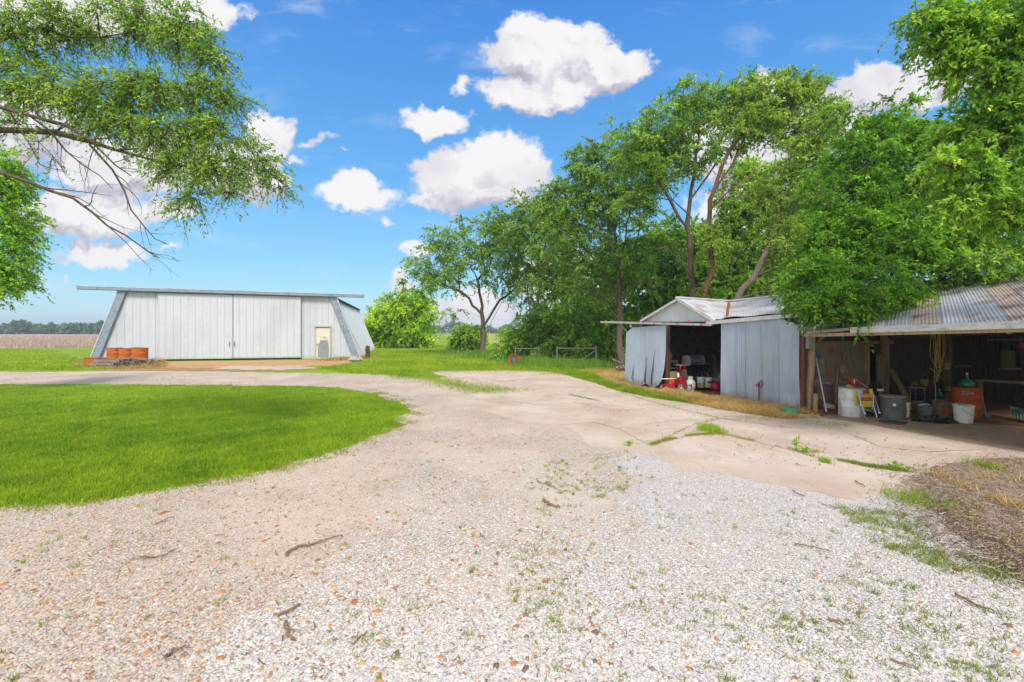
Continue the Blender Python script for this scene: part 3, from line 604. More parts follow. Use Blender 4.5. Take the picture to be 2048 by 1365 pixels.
def tree(label, paths, lobes, ncl, ntw=5, nlf=9, L=.5, size=.1, aspect=.5, cols=('#39610f', '#52801a', '#74a02a'), bark=None, name='tree', cat='tree', group=None,
         rt=.25, seed=1, droop=.35, jit=.12, spread=1.0, alpha=.35, pexp=.62, dens=1.5, bare=(), dark=None, shell=.5, depth=.9, up=.6, rtwig=.006, seg=.45):
    global FOL
    r = np.random.default_rng(seed); pts = []
    for path in paths: pts.append([np.array(P(*q)) if len(q) == 3 else np.array(q[1]) for q in path])
    base = pts[0][0].copy()
    W = np.array([lb[2] * lb[3] * (lb[5] if len(lb) > 5 else 1) for lb in lobes], float); cnt = np.maximum(3, (ncl * W / W.sum()).astype(int)); C = []; O = []
    for lb, k in zip(lobes, cnt):
        cx, cy, rx, ry, d = lb[:5]; c = np.array(P(cx, cy, d)); R = np.array([rx / F * d, (rx + ry) / 2 / F * d * depth, ry / F * d])
        v = r.normal(size=(k, 3)); v /= np.linalg.norm(v, axis=1, keepdims=True); rr = r.uniform(0, 1, (k, 1)) ** shell
        C.append(c + v * rr * R * (1 + .12 * r.normal(size=(k, 1)))); o = v + (c - base)[None] * .0; O.append(o)
    C = np.concatenate(C); O = np.concatenate(O); k = C[:, 2] > .15; C, O = C[k], O[k]
    N, par, ct = skeleton(pts, C, alpha=alpha, jit=jit, r=r, seg=seg)
    rad_ = rt * (ct / ct[0]) ** pexp; rad_ = np.maximum(rad_, rtwig * 1.3); i = np.arange(1, len(N)); j = par[1:]
    ra = np.minimum(rad_[j], rad_[i] * 1.35 + .004); rb = rad_[i]
    if j.size: ra[(j == 0)] = rad_[0] * 1.35
    V, c, T0, T1 = leafcloud(C, O, ntw, int(nlf * dens), L, size, aspect, cols, r, droop, spread, up)
    for (path, r0, nt) in bare:          # leafless boughs with forking twigs
        q = [np.array(P(*p_)) for p_ in path]; A_, B_, a_, b_ = [], [], [], []
        def grow(pts_, r0_, level, nt):
            k = len(pts_) - 1
            for t in range(k): A_.append(pts_[t]); B_.append(pts_[t+1]); a_.append(r0_ * (1 - .75 * t / k)); b_.append(r0_ * (1 - .75 * (t + 1) / k))
            if level == 0: return
            L0 = sum(np.linalg.norm(pts_[t+1] - pts_[t]) for t in range(k))
            for _ in range(nt):
                t = r.uniform(.15, .98) * k; i_ = min(int(t), k - 1); o_ = pts_[i_] + (pts_[i_+1] - pts_[i_]) * (t - i_); d_ = (pts_[i_+1] - pts_[i_]); d_ = d_ / np.linalg.norm(d_)
                d_ = d_ + r.normal(0, .55, 3) * np.array([1, .6, 1]); d_ /= np.linalg.norm(d_); l_ = L0 * r.uniform(.12, .34) * (1 if level > 1 else .8); pp = [o_]
                for s_ in range(5): d_ = d_ + r.normal(0, .16, 3); d_ /= np.linalg.norm(d_); pp.append(pp[-1] + d_ * l_ / 5)
                grow(pp, max(.0025, r0_ * (1 - .75 * t / k) * .5), level - 1, max(2, nt // 2))
        grow(q, r0, 2, nt); Vb, Fb = frusta(A_, B_, np.array(a_), np.array(b_), 5); bare_m.append((Vb, Fb))
    big = ra > .035; V1, F1 = frusta(N[j][big], N[i][big], ra[big], rb[big], 8); V2, F2 = frusta(N[j][~big], N[i][~big], ra[~big], rb[~big], 4)
    V3, F3 = frusta(T0, T1, np.full(len(T0), rtwig), np.full(len(T0), rtwig * .4), 3)
    Vt = np.concatenate([V1, V2, V3]); Ft = np.concatenate([F1, F2 + len(V1), F3 + len(V1) + len(V2)])
    while bare_m: Vb, Fb = bare_m.pop(); Ft = np.concatenate([Ft, Fb + len(Vt)]); Vt = np.concatenate([Vt, Vb])
    root = thing(name, label, cat, tuple(base), group=group)
    npmesh('trunk', Vt - base, Ft, bark or BARK, root, smooth=True)
    n = len(V) // 4; FOL += n
    npmesh('crown', V - base, np.arange(4 * n).reshape(n, 4), LEAF, root, col=c)
    return root

def gp(px, py): g_ = G(px, py); return (0, tuple(g_))           # a path point on the ground
def at0(px, d): v = P(px, HY, d); return (0, (v.x, v.y, 0.0))
GR = 'trees of the row behind the concrete pad'
MIDC = ('#3f6418', '#5a8526', '#86ad3a')
tree('spreading tree with a forked trunk at the left end of the tree row', [[gp(965,712),(966,660,36),(962,600,36),(955,560,36)],[(962,628,36),(930,590,36),(890,570,36)],[(966,655,36),(1000,600,36),(1040,570,36)],[(966,690,36),(985,640,35.5),(1005,600,35.5)]],
     [(880,530,62,44,36),(955,490,95,52,36,.9),(1030,520,70,60,36),(845,565,42,36,36),(925,560,80,30,36,.6),(1060,590,50,40,36,.6),(980,450,35,22,36),(900,475,50,30,36),(905,600,28,45,36,.25),(1005,455,40,30,36),(1010,570,40,40,36,.6)], 430, 6, 9, .8, .16, .5, MIDC, rt=.2, seed=3, group=GR)
tree('slim several-stemmed tree right of the forked tree', [[gp(1075,715),(1072,640,33),(1080,560,33),(1092,480,33)],[(1075,700,33),(1060,620,33),(1050,540,33)],[(1076,690,33),(1105,600,33),(1125,520,33)]],
     [(1045,455,50,60,33),(1085,420,50,40,33),(1120,470,60,60,33),(1070,530,60,50,33,.7),(1130,540,55,45,33,.7),(1015,470,30,40,33)], 330, 6, 9, .8, .16, .5, ('#3b5f18','#557f26','#7aa336'), rt=.13, seed=4, group=GR)
tree('broad tree with pale dead twigs left of the barn gable', [[gp(1242,740),(1240,650,23.4),(1236,560,23.4),(1228,460,23.6),(1215,380,23.8)],[(1240,610,23.4),(1200,540,23.6),(1160,480,24)],[(1238,580,23.4),(1275,480,23.8),(1290,400,24)],[(1236,540,23.4),(1260,430,23.6),(1255,340,23.8)]],
     [(1190,350,70,55,24),(1165,320,40,30,24),(1250,300,60,50,24),(1150,430,75,60,24),(1235,400,75,60,24,.8),(1110,400,45,40,24),(1285,350,40,60,24,.7),(1120,500,60,45,24),(1210,500,80,50,24,.8),(1180,570,70,36,24,.7),(1265,540,50,50,24,.6)], 640, 7, 9, .65, .12, .5, ('#3d6219','#55812a','#7ba53c'), bare=[([(1238,640,23.3),(1205,600,23.1),(1180,585,23),(1150,560,23)],.05,7),([(1240,600,23.2),(1265,575,23),(1290,560,22.9),(1300,590,22.9)],.05,8),([(1236,540,23),(1215,480,22.8),(1190,440,22.6)],.04,7)], rt=.16, seed=5, group=GR, rtwig=.007)
tree('tallest tree of the row, its dark trunk rising behind the barn gable', [[at0(1386,19.5),(1388,600,19.5),(1382,520,19.5),(1374,450,19.5),(1382,380,19.5),(1392,310,19.5),(1398,250,19.5)],[(1374,455,19.5),(1340,400,19.5),(1310,350,19.5)],[(1380,400,19.5),(1430,330,19.5),(1450,250,19.5)]],
     [(1375,215,75,50,19.5),(1320,265,65,50,19.5),(1300,330,60,55,19.5),(1375,300,65,55,19.5,.8),(1440,215,70,45,19.5),(1500,185,50,36,19.5),(1270,300,50,40,19.5),(1275,400,50,45,19.5,.7),(1440,290,45,40,19.5,.5)], 480, 7, 9, .5, .1, .5, ('#3f651a','#58852a','#83ad3c'), bare=[([(1386,560,19.3),(1360,520,19.1),(1330,495,19),(1310,500,18.9)],.04,7),([(1378,430,19.3),(1345,400,19),(1320,350,18.9)],.035,6)], rt=.12, seed=6, group=GR, bark=BARK)
tree('tall open tree with a reddish trunk bending right above the barn roof', [[at0(1402,18.5),(1408,600,18.5),(1425,545,18.5),(1418,470,18.5),(1420,400,18.5),(1445,330,18.5),(1490,260,18.5),(1545,210,18.5)],[(1425,545,18.5),(1450,510,18.5),(1500,490,18.5)],[(1420,400,18.5),(1470,320,18.5),(1500,250,18.5)]],
     [(1560,190,65,42,18.5),(1620,180,40,26,18.5),(1530,240,70,46,18.5,.7),(1600,245,55,45,18.5,.6),(1480,250,55,40,18.5,.5),(1470,370,45,36,18.5,.4),(1440,480,50,40,18.5,.5),(1650,215,35,26,18.5,.8)], 380, 7, 9, .48, .095, .5, ('#45691d','#628a2c','#8cb244'), bare=[([(1420,420,18.3),(1460,380,18),(1490,360,18),(1530,330,18)],.035,7),([(1415,590,18.2),(1400,575,18),(1370,590,17.9)],.03,7)], rt=.10, seed=7, group=GR, bark=BARK_R, alpha=.2)
tree('leaning tree whose curved trunk rises to the right behind the barn roof', [[at0(1440,17.5),(1470,608,17.5),(1505,560,17.5),(1530,510,17.5),(1556,440,17.5),(1560,370,17.5),(1590,290,17.5),(1625,230,17.5)],[(1510,552,17.5),(1560,525,17.3),(1610,515,17.1)],[(1545,470,17.5),(1600,410,17.4),(1650,370,17.3)]],
     [(1640,260,50,42,17.5,.7),(1610,320,50,45,17.5,.6),(1560,380,50,50,17.5,.5),(1640,400,50,60,17.5,.8),(1575,470,55,50,17.5,.7),(1530,400,40,50,17.5,.4),(1600,540,60,40,17.5,.7),(1660,330,40,60,17.5)], 400, 7, 9, .48, .095, .5, ('#45691d','#628a2c','#8cb244'), bare=[([(1470,600,17.2),(1520,585,17),(1570,580,16.9),(1590,570,16.9)],.035,8),([(1560,400,17.2),(1600,350,17),(1640,300,17)],.03,6)], rt=.125, seed=8, group=GR, bark=BARK_L, alpha=.2)
# the denser trees standing behind
DK = ('#426a1c','#5c8a2a','#82aa40')
for i, (label, bx, d, lb) in enumerate([
    ('dense dark green tree between the slim tree and the barn, further back', 1180, 34, [(1150,560,70,50),(1200,610,70,45),(1140,620,60,45),(1220,520,60,45)]),
    ('dense bushy tree directly behind the barn gable, further back', 1330, 27, [(1300,560,80,60),(1360,530,75,60),(1320,480,60,50),(1370,600,70,40),(1280,620,60,40)]),
    ('full leafy tree behind the reddish trunk, further back', 1460, 26, [(1440,570,75,50),(1500,560,70,50),(1470,430,50,50),(1490,490,50,45),(1400,480,40,50)]),
    ('light green round tree seen between the leaning trunk and the maple', 1560, 25, [(1560,570,70,50),(1610,560,60,60),(1540,400,60,60),(1530,350,45,30),(1585,470,60,60),(1640,480,60,70),(1500,340,30,25)])]):
    tree(label, [[at0(bx, d), (bx, 600, d), (bx + 8, 520, d)]], [(a, b, c, e, d) for a, b, c, e in lb], 340, 7, 14, .8, .15, .55, DK if i < 3 else ('#44691c','#638d2c','#92ba48'), rt=.2, seed=20 + i, group='fuller trees standing behind the row')
for i, (label, bx, d, lb, cols) in enumerate([
    ('dark bush left of the pipe gate under the tree row', 1060, 29, [(1055,670,50,40),(1085,650,45,40),(1030,690,35,28)], DK),
    ('large dark bush in the middle under the tree row', 1140, 28, [(1130,660,50,50),(1165,640,50,50),(1150,695,60,38),(1110,700,40,32)], DK),
    ('dark shrub beside the left corner of the barn', 1215, 26.5, [(1205,670,48,50),(1225,700,40,40),(1190,700,40,36),(1240,640,40,40)], DK),
    ('loose low bush at the foot of the forked tree', 930, 37, [(938,674,24,16),(925,686,14,9)], ('#44691c','#638d2c','#92ba48')),
    ('yellow-green bush touching the right end of the hangar', 770, 52, [(765,645,36,42),(790,625,40,36),(745,660,20,30),(775,670,40,20)], ('#4c7412','#6f9a1e','#a2c430')),
    ('taller yellow-green bush beside the mown gap', 825, 50, [(820,640,40,44),(840,620,28,40),(805,605,30,24),(830,670,36,20)], ('#4c7412','#6f9a1e','#9cbf30'))]):
    tree(label, [[at0(bx, d), (bx, 680, d)]], [(a, b, c, e, d) for a, b, c, e in lb], 230, 6, 9, .6 * d / 30, .15 * d / 30, .55, cols, rt=.12, seed=40 + i, name='bush', cat='bush', group='bushes by the mown gap' if i > 3 else 'dark bushes under the tree row', alpha=.5)
tree('small round bush alone in the far meadow', [[at0(893, 92), (893, 690, 92)]], [(893,691,9,5,92),(900,692,6,4,92)], 40, 5, 8, .5, .3, .6, DK, rt=.08, seed=60, name='bush', cat='bush')
# big tree hanging over the shed
RC = ('#325a10','#487c18','#70a42e')
tree('big leafy tree hanging over the shed roof', [[at0(1815,14.2),(1812,600,14.0),(1800,520,13.6),(1790,420,13.2),(1790,340,13)],[(1808,560,13.8),(1880,490,13),(1940,430,12.6)],[(1805,540,13.7),(1740,520,12.6),(1680,540,11)],[(1798,480,13.4),(1740,420,12.8),(1690,400,12.4)]],
     [(1640,570,60,60,10.6),(1665,480,70,70,12),(1700,390,80,75,12.6),(1730,300,75,65,13),(1790,245,60,48,13),(1790,330,90,80,12.6),(1870,290,80,60,12.8),(1750,460,90,80,11.8),(1740,560,90,60,10.6),(1850,420,100,80,12),(1840,490,90,48,10.8),(1930,370,90,70,12),(1950,455,90,55,11),(1680,605,70,30,9.4),(1755,592,70,18,9.6,.8),(1690,638,36,14,9.3,.6),(1612,585,34,34,10.2),(1965,530,80,22,9.8),(1905,548,50,12,10.5,.5),(1680,230,26,20,13,.5),(1790,590,50,18,9.8,.5)],
     1350, 7, 10, .38, .088, .42, RC, rt=.26, seed=9, droop=.45, rtwig=.005, shell=.42)
tree('near light green tree whose boughs enter at the right edge', [[(0,(9.2,6.4,0.)),(0,(9.1,6.4,3.0)),(0,(8.8,6.3,6.2))],[(0,(9.1,6.4,2.6)),(2060,420,6.6),(1960,400,6.4)],[(0,(9.0,6.4,4.0)),(2050,200,6.6),(1930,130,6.6)],[(0,(9.1,6.4,2.4)),(2060,520,6.4),(1990,505,6.2)]],
     [(1900,50,70,50,6.6),(1980,60,80,70,6.6),(1850,20,40,26,6.6,.7),(1920,120,55,30,6.6,.7),(2010,150,60,70,6.6),(1960,260,70,50,6.8,.8),(2030,280,60,70,6.5),(1900,330,60,24,6.2,.8),(1960,370,70,36,6.2),(1900,400,40,18,6.2,.6),(2020,410,60,50,6.2),(1985,505,40,10,6.2,.3),(2035,510,34,18,6.2,.5),(2100,100,80,200,7)],
     760, 6, 9, .27, .070, .42, ('#3f6a1c','#5a8a26','#84ae3c'), rt=.2, seed=10, droop=.5, rtwig=.0035)
# left trees
tree('near elm whose boughs spread in from the upper left', [[(0,(-9.4,6.6,0.)),(0,(-9.3,6.6,3.2)),(0,(-9.1,6.7,5.0))],[(0,(-9.3,6.6,4.0)),(0,260,7),(110,265,7),(230,300,7),(340,330,7)],[(0,(-9.2,6.6,4.6)),(10,110,7.2),(120,140,7.2),(260,190,7.2),(400,190,7.2)],[(0,(-9.1,6.6,5.0)),(60,60,7.4),(200,75,7.2),(330,40,7.2)]],
     [(40,60,90,60,7.2,.9),(150,50,90,50,7.4,.7),(270,40,90,50,7.3),(360,50,70,50,7.2),(420,110,50,40,7.1),(60,170,90,50,7.1),(170,190,90,45,7),(280,170,90,45,7,.8),(380,190,80,40,7),(455,190,50,30,7),(30,240,50,20,7,.5),(240,240,90,36,6.9),(340,270,80,36,6.9),(430,260,70,36,6.9,.8),(360,330,70,34,6.9),(440,330,60,40,6.9,.8),(510,320,44,40,6.9,.8),(540,350,30,30,6.9,.7),(385,395,50,20,6.9,.8),(460,385,50,14,6.9,.5),(100,300,60,16,6.9,.15),(365,420,22,9,6.9,.25)],
     860, 6, 9, .34, .050, .42, ('#46761a','#5a8526','#83ad3c'), rt=.09, seed=12, droop=.55, rtwig=.004, jit=.12, bark=BARK, shell=.9, pexp=1.0, dens=1.0,
     bare=[([(-60,335,6.8),(0,345,6.8),(60,365,6.8),(100,382,6.8),(145,396,6.8),(185,425,6.8),(215,452,6.8),(250,470,6.8),(285,495,6.8),(318,516,6.8)],.030,9),([(60,232,6.9),(100,262,6.9),(130,300,6.9),(165,330,6.9),(200,352,6.9),(225,378,6.9)],.018,7),
           ([(180,290,6.9),(225,340,6.9),(248,380,6.9),(262,420,6.9),(290,455,6.9),(310,478,6.9),(338,490,6.9)],.018,7),([(0,215,6.7),(60,232,6.7),(130,250,6.7),(180,280,6.7),(230,330,6.7),(262,352,6.7)],.03,8),([(20,225,6.8),(60,290,6.8),(80,330,6.8),(130,345,6.8)],.012,6)])
tree('yellow-green tree at the left edge below the elm boughs', [[(0,(-17.6,13.5,0.)),(0,(-17.4,13.5,3.4)),(0,(-17.0,13.4,5.0))],[(0,(-17.4,13.5,3.0)),(-10,520,13.5),(30,500,13.5)]],
     [(-10,360,50,50,13.5),(0,430,60,50,13.5),(30,470,36,30,13.5),(10,520,55,36,13.5),(30,560,40,20,13.5),(-20,570,50,30,13.5),(15,330,24,26,13.5),(50,480,22,14,13.5,.5)], 300, 6, 9, .45, .085, .5, ('#4a7414','#659a22','#92ba48'), rt=.16, seed=13, droop=.4)
# far trees
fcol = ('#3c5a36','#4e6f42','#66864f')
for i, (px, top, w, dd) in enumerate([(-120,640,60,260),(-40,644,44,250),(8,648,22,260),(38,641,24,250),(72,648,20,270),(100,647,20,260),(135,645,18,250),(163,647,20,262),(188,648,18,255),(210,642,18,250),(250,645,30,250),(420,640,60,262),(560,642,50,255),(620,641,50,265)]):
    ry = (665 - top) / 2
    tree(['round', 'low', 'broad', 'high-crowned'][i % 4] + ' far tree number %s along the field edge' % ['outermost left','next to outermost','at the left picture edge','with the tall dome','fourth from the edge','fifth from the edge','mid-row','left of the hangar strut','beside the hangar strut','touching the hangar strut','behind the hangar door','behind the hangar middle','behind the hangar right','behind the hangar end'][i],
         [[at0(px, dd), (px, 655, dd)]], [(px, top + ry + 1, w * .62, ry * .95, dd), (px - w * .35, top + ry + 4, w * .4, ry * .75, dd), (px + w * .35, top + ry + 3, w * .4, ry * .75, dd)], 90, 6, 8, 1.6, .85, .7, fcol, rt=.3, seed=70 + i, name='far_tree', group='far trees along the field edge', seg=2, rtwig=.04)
# one continuous far wood beyond the meadow
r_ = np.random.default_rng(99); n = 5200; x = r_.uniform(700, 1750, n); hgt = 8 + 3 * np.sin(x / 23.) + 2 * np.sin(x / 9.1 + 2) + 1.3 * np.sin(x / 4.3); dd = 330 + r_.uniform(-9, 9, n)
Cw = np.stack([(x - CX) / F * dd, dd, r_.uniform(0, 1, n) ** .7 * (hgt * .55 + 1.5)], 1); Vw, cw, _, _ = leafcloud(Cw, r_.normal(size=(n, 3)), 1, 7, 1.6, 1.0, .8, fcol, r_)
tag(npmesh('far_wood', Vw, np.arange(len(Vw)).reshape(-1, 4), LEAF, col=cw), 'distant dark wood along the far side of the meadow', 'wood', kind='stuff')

# two bare-twigged dead boughs in the row
def dead(label, pts, r0, seed, n=26, L=.5):
    r = random.Random(seed); m = MB(); w = [P(*p) for p in pts]; k = len(w); m.tube(w, [r0 * (1 - .7 * i / (k-1)) for i in range(k)], 6)
    for i in range(n):
        t = r.uniform(.25, 1) * (k - 1); a = w[int(min(t, k-2))].lerp(w[int(min(t, k-2)) + 1], t - int(min(t, k-2)))
        d = Vector((r.gauss(0,1), r.gauss(0,1), r.gauss(.3,.8))).normalized() * L * r.uniform(.4, 1.2); b = a + d * .5 + Vector((r.gauss(0,.05), 0, r.gauss(0,.05))); m.tube([a, b, a + d], [r0*.3, r0*.2, r0*.08], 4, False)
        m.tube([b, b + Vector((d.z, r.gauss(0,.2), -d.x)) * .4], [r0*.16, r0*.06], 3, False)
    m.build('dead_limb', BARK_L, bpy.data.objects[label[0]], off=bpy.data.objects[label[0]].location)
# ------------------------------------------------------------------ white hangar
HA = P(178, 724, 27.9).xy; HB = (-10.4, 31.15); HA = (-25.9, 27.9)
hdir = Vector((HB[0]-HA[0], HB[1]-HA[1], 0)); HLEN = hdir.length; hdir.normalize(); hin = Vector((-hdir.y, hdir.x, 0))
hout = -hin
H0 = Vector((HA[0], HA[1], 0))
def hs(px, py): # picture point on the front plane -> (s, z)
    q = onplane(px, py, HA, HB); return (q - H0).dot(hdir), q.z
def HP(s, z, o=0.0): return H0 + hdir * s + hout * o + Vector((0, 0, z))
sTL, zTL = hs(247, 584); sTR, zTR = hs(666, 595); sBL, _ = hs(185, 724); sBR = hs(718, 717)[0]
def htop(s): return zTL + (zTR - zTL) * (s - sTL) / (sTR - sTL)
def hlim(s):
    t = htop(s)
    if s < sTL: t = min(t, (s - sBL) / (sTL - sBL) * zTL)
    if s > sTR: t = min(t, (sBR - s) / (sBR - sTR) * zTR)
    return max(t, .02)
hang = thing('hangar', 'white ribbed metal hangar with sloping ends and a long door track', 'hangar', tuple(H0 + hdir * HLEN / 2))
HO = hang.location
def ribbed(s0, s1, o, zb, name, parent, pitch=.40, topdrop=0.0, mat=WHITE_SHEET):
    """sheet wall with trapezoid ribs, clipped to the hangar outline"""
    prof = []; n = int(round((s1 - s0) / pitch)); p = (s1 - s0) / n
    for i in range(n):
        b = s0 + i * p
        for ds, q in ((0, 0), (p*.38, 0), (p*.42, .006), (p*.48, .006), (p*.52, 0), (p*.80, 0), (p*.85, .03), (p*.94, .03), (p*.995, 0)): prof.append((b + ds, q))
    prof.append((s1, 0)); vs = []; fs = []
    for s, q in prof: vs += [HP(s, zb, o + q), HP(s, max(zb + .01, hlim(s) - topdrop), o + q)]
    for i in range(len(prof) - 1): fs.append((2*i, 2*i+2, 2*i+3, 2*i+1))
    m = MB(); m.add(vs, fs); ob = m.build(name, mat, parent, off=HO); return ob
sd1, sd2, sd3 = hs(320, 700)[0], hs(467, 700)[0], hs(603, 700)[0]
wl = ribbed(sBL + .05, sd1 + .2, 0, .0, 'wall', hang); wr = ribbed(sd3 - .2, sBR - .05, 0, .0, 'wall', hang)
for (a, b, side) in ((sd1, sd2 - .03, 1), (sd2 + .03, sd3, -1)):
    dr = ribbed(a, b, .16, .12, 'sliding_door', hang, topdrop=.03)
    f = MB()
    for e in (a, b): f.beam(HP(e, .12, .15), HP(e, hlim(e) - .06, .15), .05, .07, up=hout)
    f.beam(HP(a, .13, .15), HP(b, .13, .15), .05, .06, up=hout); f.build('door_edge', BLUE_TRIM if side < 0 else WHITE_SHEET, dr, off=HO)
    hd = MB(); e = b - .12 if side > 0 else a + .12; z = 1.05
    hd.tube([HP(e, z - .14, .2), HP(e, z - .14, .27), HP(e, z + .14, .27), HP(e, z + .14, .2)], .02, 6); hd.build('handle', GREYM, dr, off=HO)
    for zz in (.5, 1.0, 1.55, 2.35, 2.9, 3.4):
        e = a + .3
        while e < b - .1:
            if hlim(e) > zz + .1: sw = MB(); sw.box(HP(e, zz, .163), (.03, .02, .03)); sw.build('screw', GREYM, dr, off=HO)
            e += 1.2
# gap seams, sill board, corner struts, door track
m = MB(); m.beam(HP(sd1, .04, .05), HP(sd3, .04, .05), .1, .07, up=(0,0,1)); m.build('bottom_rail', M('dark_rail', '#3a3c40'), hang, off=HO)
def strut(st, zt, sb, w=.42):
    m = MB(); a = HP(st, zt + .05, .12); b = HP(sb, 0.0, .12); m.beam(a, b, w, .16, up=hout); m.build('corner_strut', BLUE_TRIM, hang, off=HO)
    e = MB(); sg = 1 if st > sb else -1; e.beam(a + hdir * -sg * .22, b + hdir * -sg * .24, .05, .2, up=hout); e.build('strut_edge', WHITE_SHEET, hang, off=HO)
strut(sTL + .02, zTL, sBL + .15); strut(sTR + .02, zTR, sBR - .1)
sA, zA = hs(162, 576.5); sB, zB = hs(729, 593.5)
m = MB(); m.beam(HP(sA, zA, .28), HP(sB, zB, .28), .22, .16, up=(0,0,1)); m.beam(HP(sA, zA - .10, .30), HP(sB, zB - .09, .30), .12, .04); tk = m.build('door_track', BLUE_TRIM, hang, off=HO)
m = MB(); m.beam(HP(sA, zA + .10, .24), HP(sB, zB + .10, .24), .34, .04); m.build('track_cap', GALV_ROOF, tk, off=HO)
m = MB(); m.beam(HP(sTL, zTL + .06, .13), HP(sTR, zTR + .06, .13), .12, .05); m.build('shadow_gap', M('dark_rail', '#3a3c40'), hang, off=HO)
# body: side walls slope, flat-pitched roof
back = 18.6
tl, tr, bl, br = HP(sTL, zTL - .02, -.02), HP(sTR, zTR - .02, -.02), HP(sBL, 0, -.02), HP(sBR, 0, -.02)
ptl, ptr, pbl, pbr = (Vector((0,0,0)) for _ in range(4))
bkTR = P(719, 620, 50.0); bkBR = P(750, 697.5, 48.8); bkBR.z = 0; sh = bkBR - br; bkTR = tr + sh * 1.0; bkTL = tl + sh; bkBL = bl + sh
def sidewall(a, b, c, d, nm='wall'):
    """ribbed quad: a bottom-front, b bottom-back, c top-back, d top-front"""
    n = (b - a).cross(d - a).normalized(); L = (b - a).length; k = int(L / .4); pr = []
    for i in range(k):
        for t, q in ((0, 0), (.78, 0), (.82, .03), (.92, .03), (.97, 0)): pr.append(((i + t) / k, q))
    pr.append((1, 0)); vs = []
    for t, q in pr: vs += [a.lerp(b, t) + n * q, d.lerp(c, t) + n * q]
    m = MB(); m.add(vs, [(2*i, 2*i+2, 2*i+3, 2*i+1) for i in range(len(pr)-1)]); return m.build(nm, WHITE_SHEET, hang, off=HO)
sidewall(br, bkBR, bkTR, tr); sidewall(bkBL, bl, tl, bkTL); m = MB(); m.add([bkBL, bkBR, bkTR, bkTL], [(0,1,2,3)]); m.build('wall', WHITE_SHEET, hang, off=HO)
m = MB(); up_ = Vector((0,0,.06)); m.prism([tl - hdir*.05, tr + hdir*.08, bkTR + hdir*.08, bkTL - hdir*.05], up_); m.build('roof', M('hangar_roof', '#6d7378', '#7d8388', rough=.5), hang, off=HO)
m = MB(); m.beam(tr + hdir*.10 + Vector((0,0,-.02)), bkTR + hdir*.10 + Vector((0,0,-.02)), .12, .12); m.build('roof_trim', M('dark_rail', '#3a3c40'), hang, off=HO)
# personnel door
CREAM = M('cream_door', '#d0cdbb', '#d8d5c6', rough=.6, scale=2); s0, z1 = hs(633, 657); s1, _ = hs(660, 657)
m = MB(); m.prism([HP(s0, .03, .06), HP(s1, .03, .06), HP(s1, z1, .06), HP(s0, z1, .06)], hout * .03); pd = m.build('door', CREAM, hang, off=HO)
m = MB(); m.beam(HP(s0-.05, .0, .07), HP(s0-.05, z1+.08, .07), .09, .1, up=hout); m.beam(HP(s1+.05, 0, .07), HP(s1+.05, z1+.08, .07), .09, .1, up=hout); m.beam(HP(s0-.1, z1+.12, .08), HP(s1+.1, z1+.12, .08), .08, .12, up=hout); m.build('door_frame', M('cream_frame', '#b7b5a6', '#a9a797'), pd, off=HO)
m = MB(); a0, a1 = s0 + .12, s1 - .06
m.prism([HP(a0+.0, .10, .09), HP(a1+.0, .10, .09), HP(a1+.02, .7, .09), HP(a1-.06, 1.25, .09), HP(a0+.14, 1.25, .09), HP(a0+.02, .95, .09), HP(a0-.02,.45,.09)], hout * .01)
m.build('metal_patch', M('worn_steel', '#82868c', '#969aa0', '#6f7379', rough=.5, scale=5, stretch=(4,4,.6)), pd, off=HO)
m = MB(); m.prism([HP(a0+.1, 1.26, .09), HP(a1-.08, 1.26, .09), HP(a1-.08, 1.34, .09), HP(a0+.1, 1.34, .09)], hout * .012); m.build('white_strip', WHITE_SHEET, pd, off=HO)
for (ds, w) in ((.12, .06), (.30, .05), (.36, .06), (.42, .05), (.52, .04)): m = MB(); m.prism([HP(a0+ds, 1.40, .091), HP(a0+ds+w, 1.39, .091), HP(a0+ds+w*.8, 1.47, .091), HP(a0+ds+w*.3, 1.49, .091)], hout * .004); m.build('faded_mark', GREYM, pd, off=HO)
m = MB(); m.tube([HP(s0+.08, 1.0, .09), HP(s0+.08, 1.0, .17)], .035, 8); m.build('handle', GREYM, pd, off=HO)

# ------------------------------------------------------------------ barn (closed bay with sliding panels) and open shed
def V3(p, z=0.0): return Vector((p[0], p[1], z))
wA, wG, wC, wD = (4.14,16.3), (4.49,15.64), (5.99,12.8), (6.86,10.74)
u2 = Vector((.37, -.93, 0)).normalized(); n2 = Vector((.93, .37, 0)).normalized()
u1 = Vector((1.85, -3.5, 0)).normalized(); n1 = Vector((3.5, 1.85, 0)).normalized()
barn = thing('barn', 'old galvanised barn with a white gable above its half open sliding door', 'barn', (5.99, 12.8, 0)); BO = barn.location
def corr(a, b, c, d, pitch, amp, name, mat, parent, off, rows=2, bend=None, topf=None):
    """corrugated sheet: a->b across the bottom, d->c across the top"""
    L = (b - a).length; k = max(2, int(L / pitch)); n = (b - a).cross(d - a).normalized(); m = MB(); cols = k * 6 + 1; vs = []; fs = []
    for j in range(rows + 1):
        v = j / rows
        for i in range(cols):
            t = i / (cols - 1); p0 = a.lerp(b, t); p1 = d.lerp(c, t)
            if topf: p1 = p0.lerp(p1, topf(t))
            p = p0.lerp(p1, v) + n * amp * math.cos(2 * math.pi * k * t)
            if bend: p = p + bend(t, v)
            vs.append(p)
    for j in range(rows):
        for i in range(cols - 1): q = j * cols + i; fs.append((q, q + 1, q + 1 + cols, q + cols))
    m.add(vs, fs, True); return m.build(name, mat, parent, off=off, sharp=False)
ou1 = -n1; ou2 = -n2
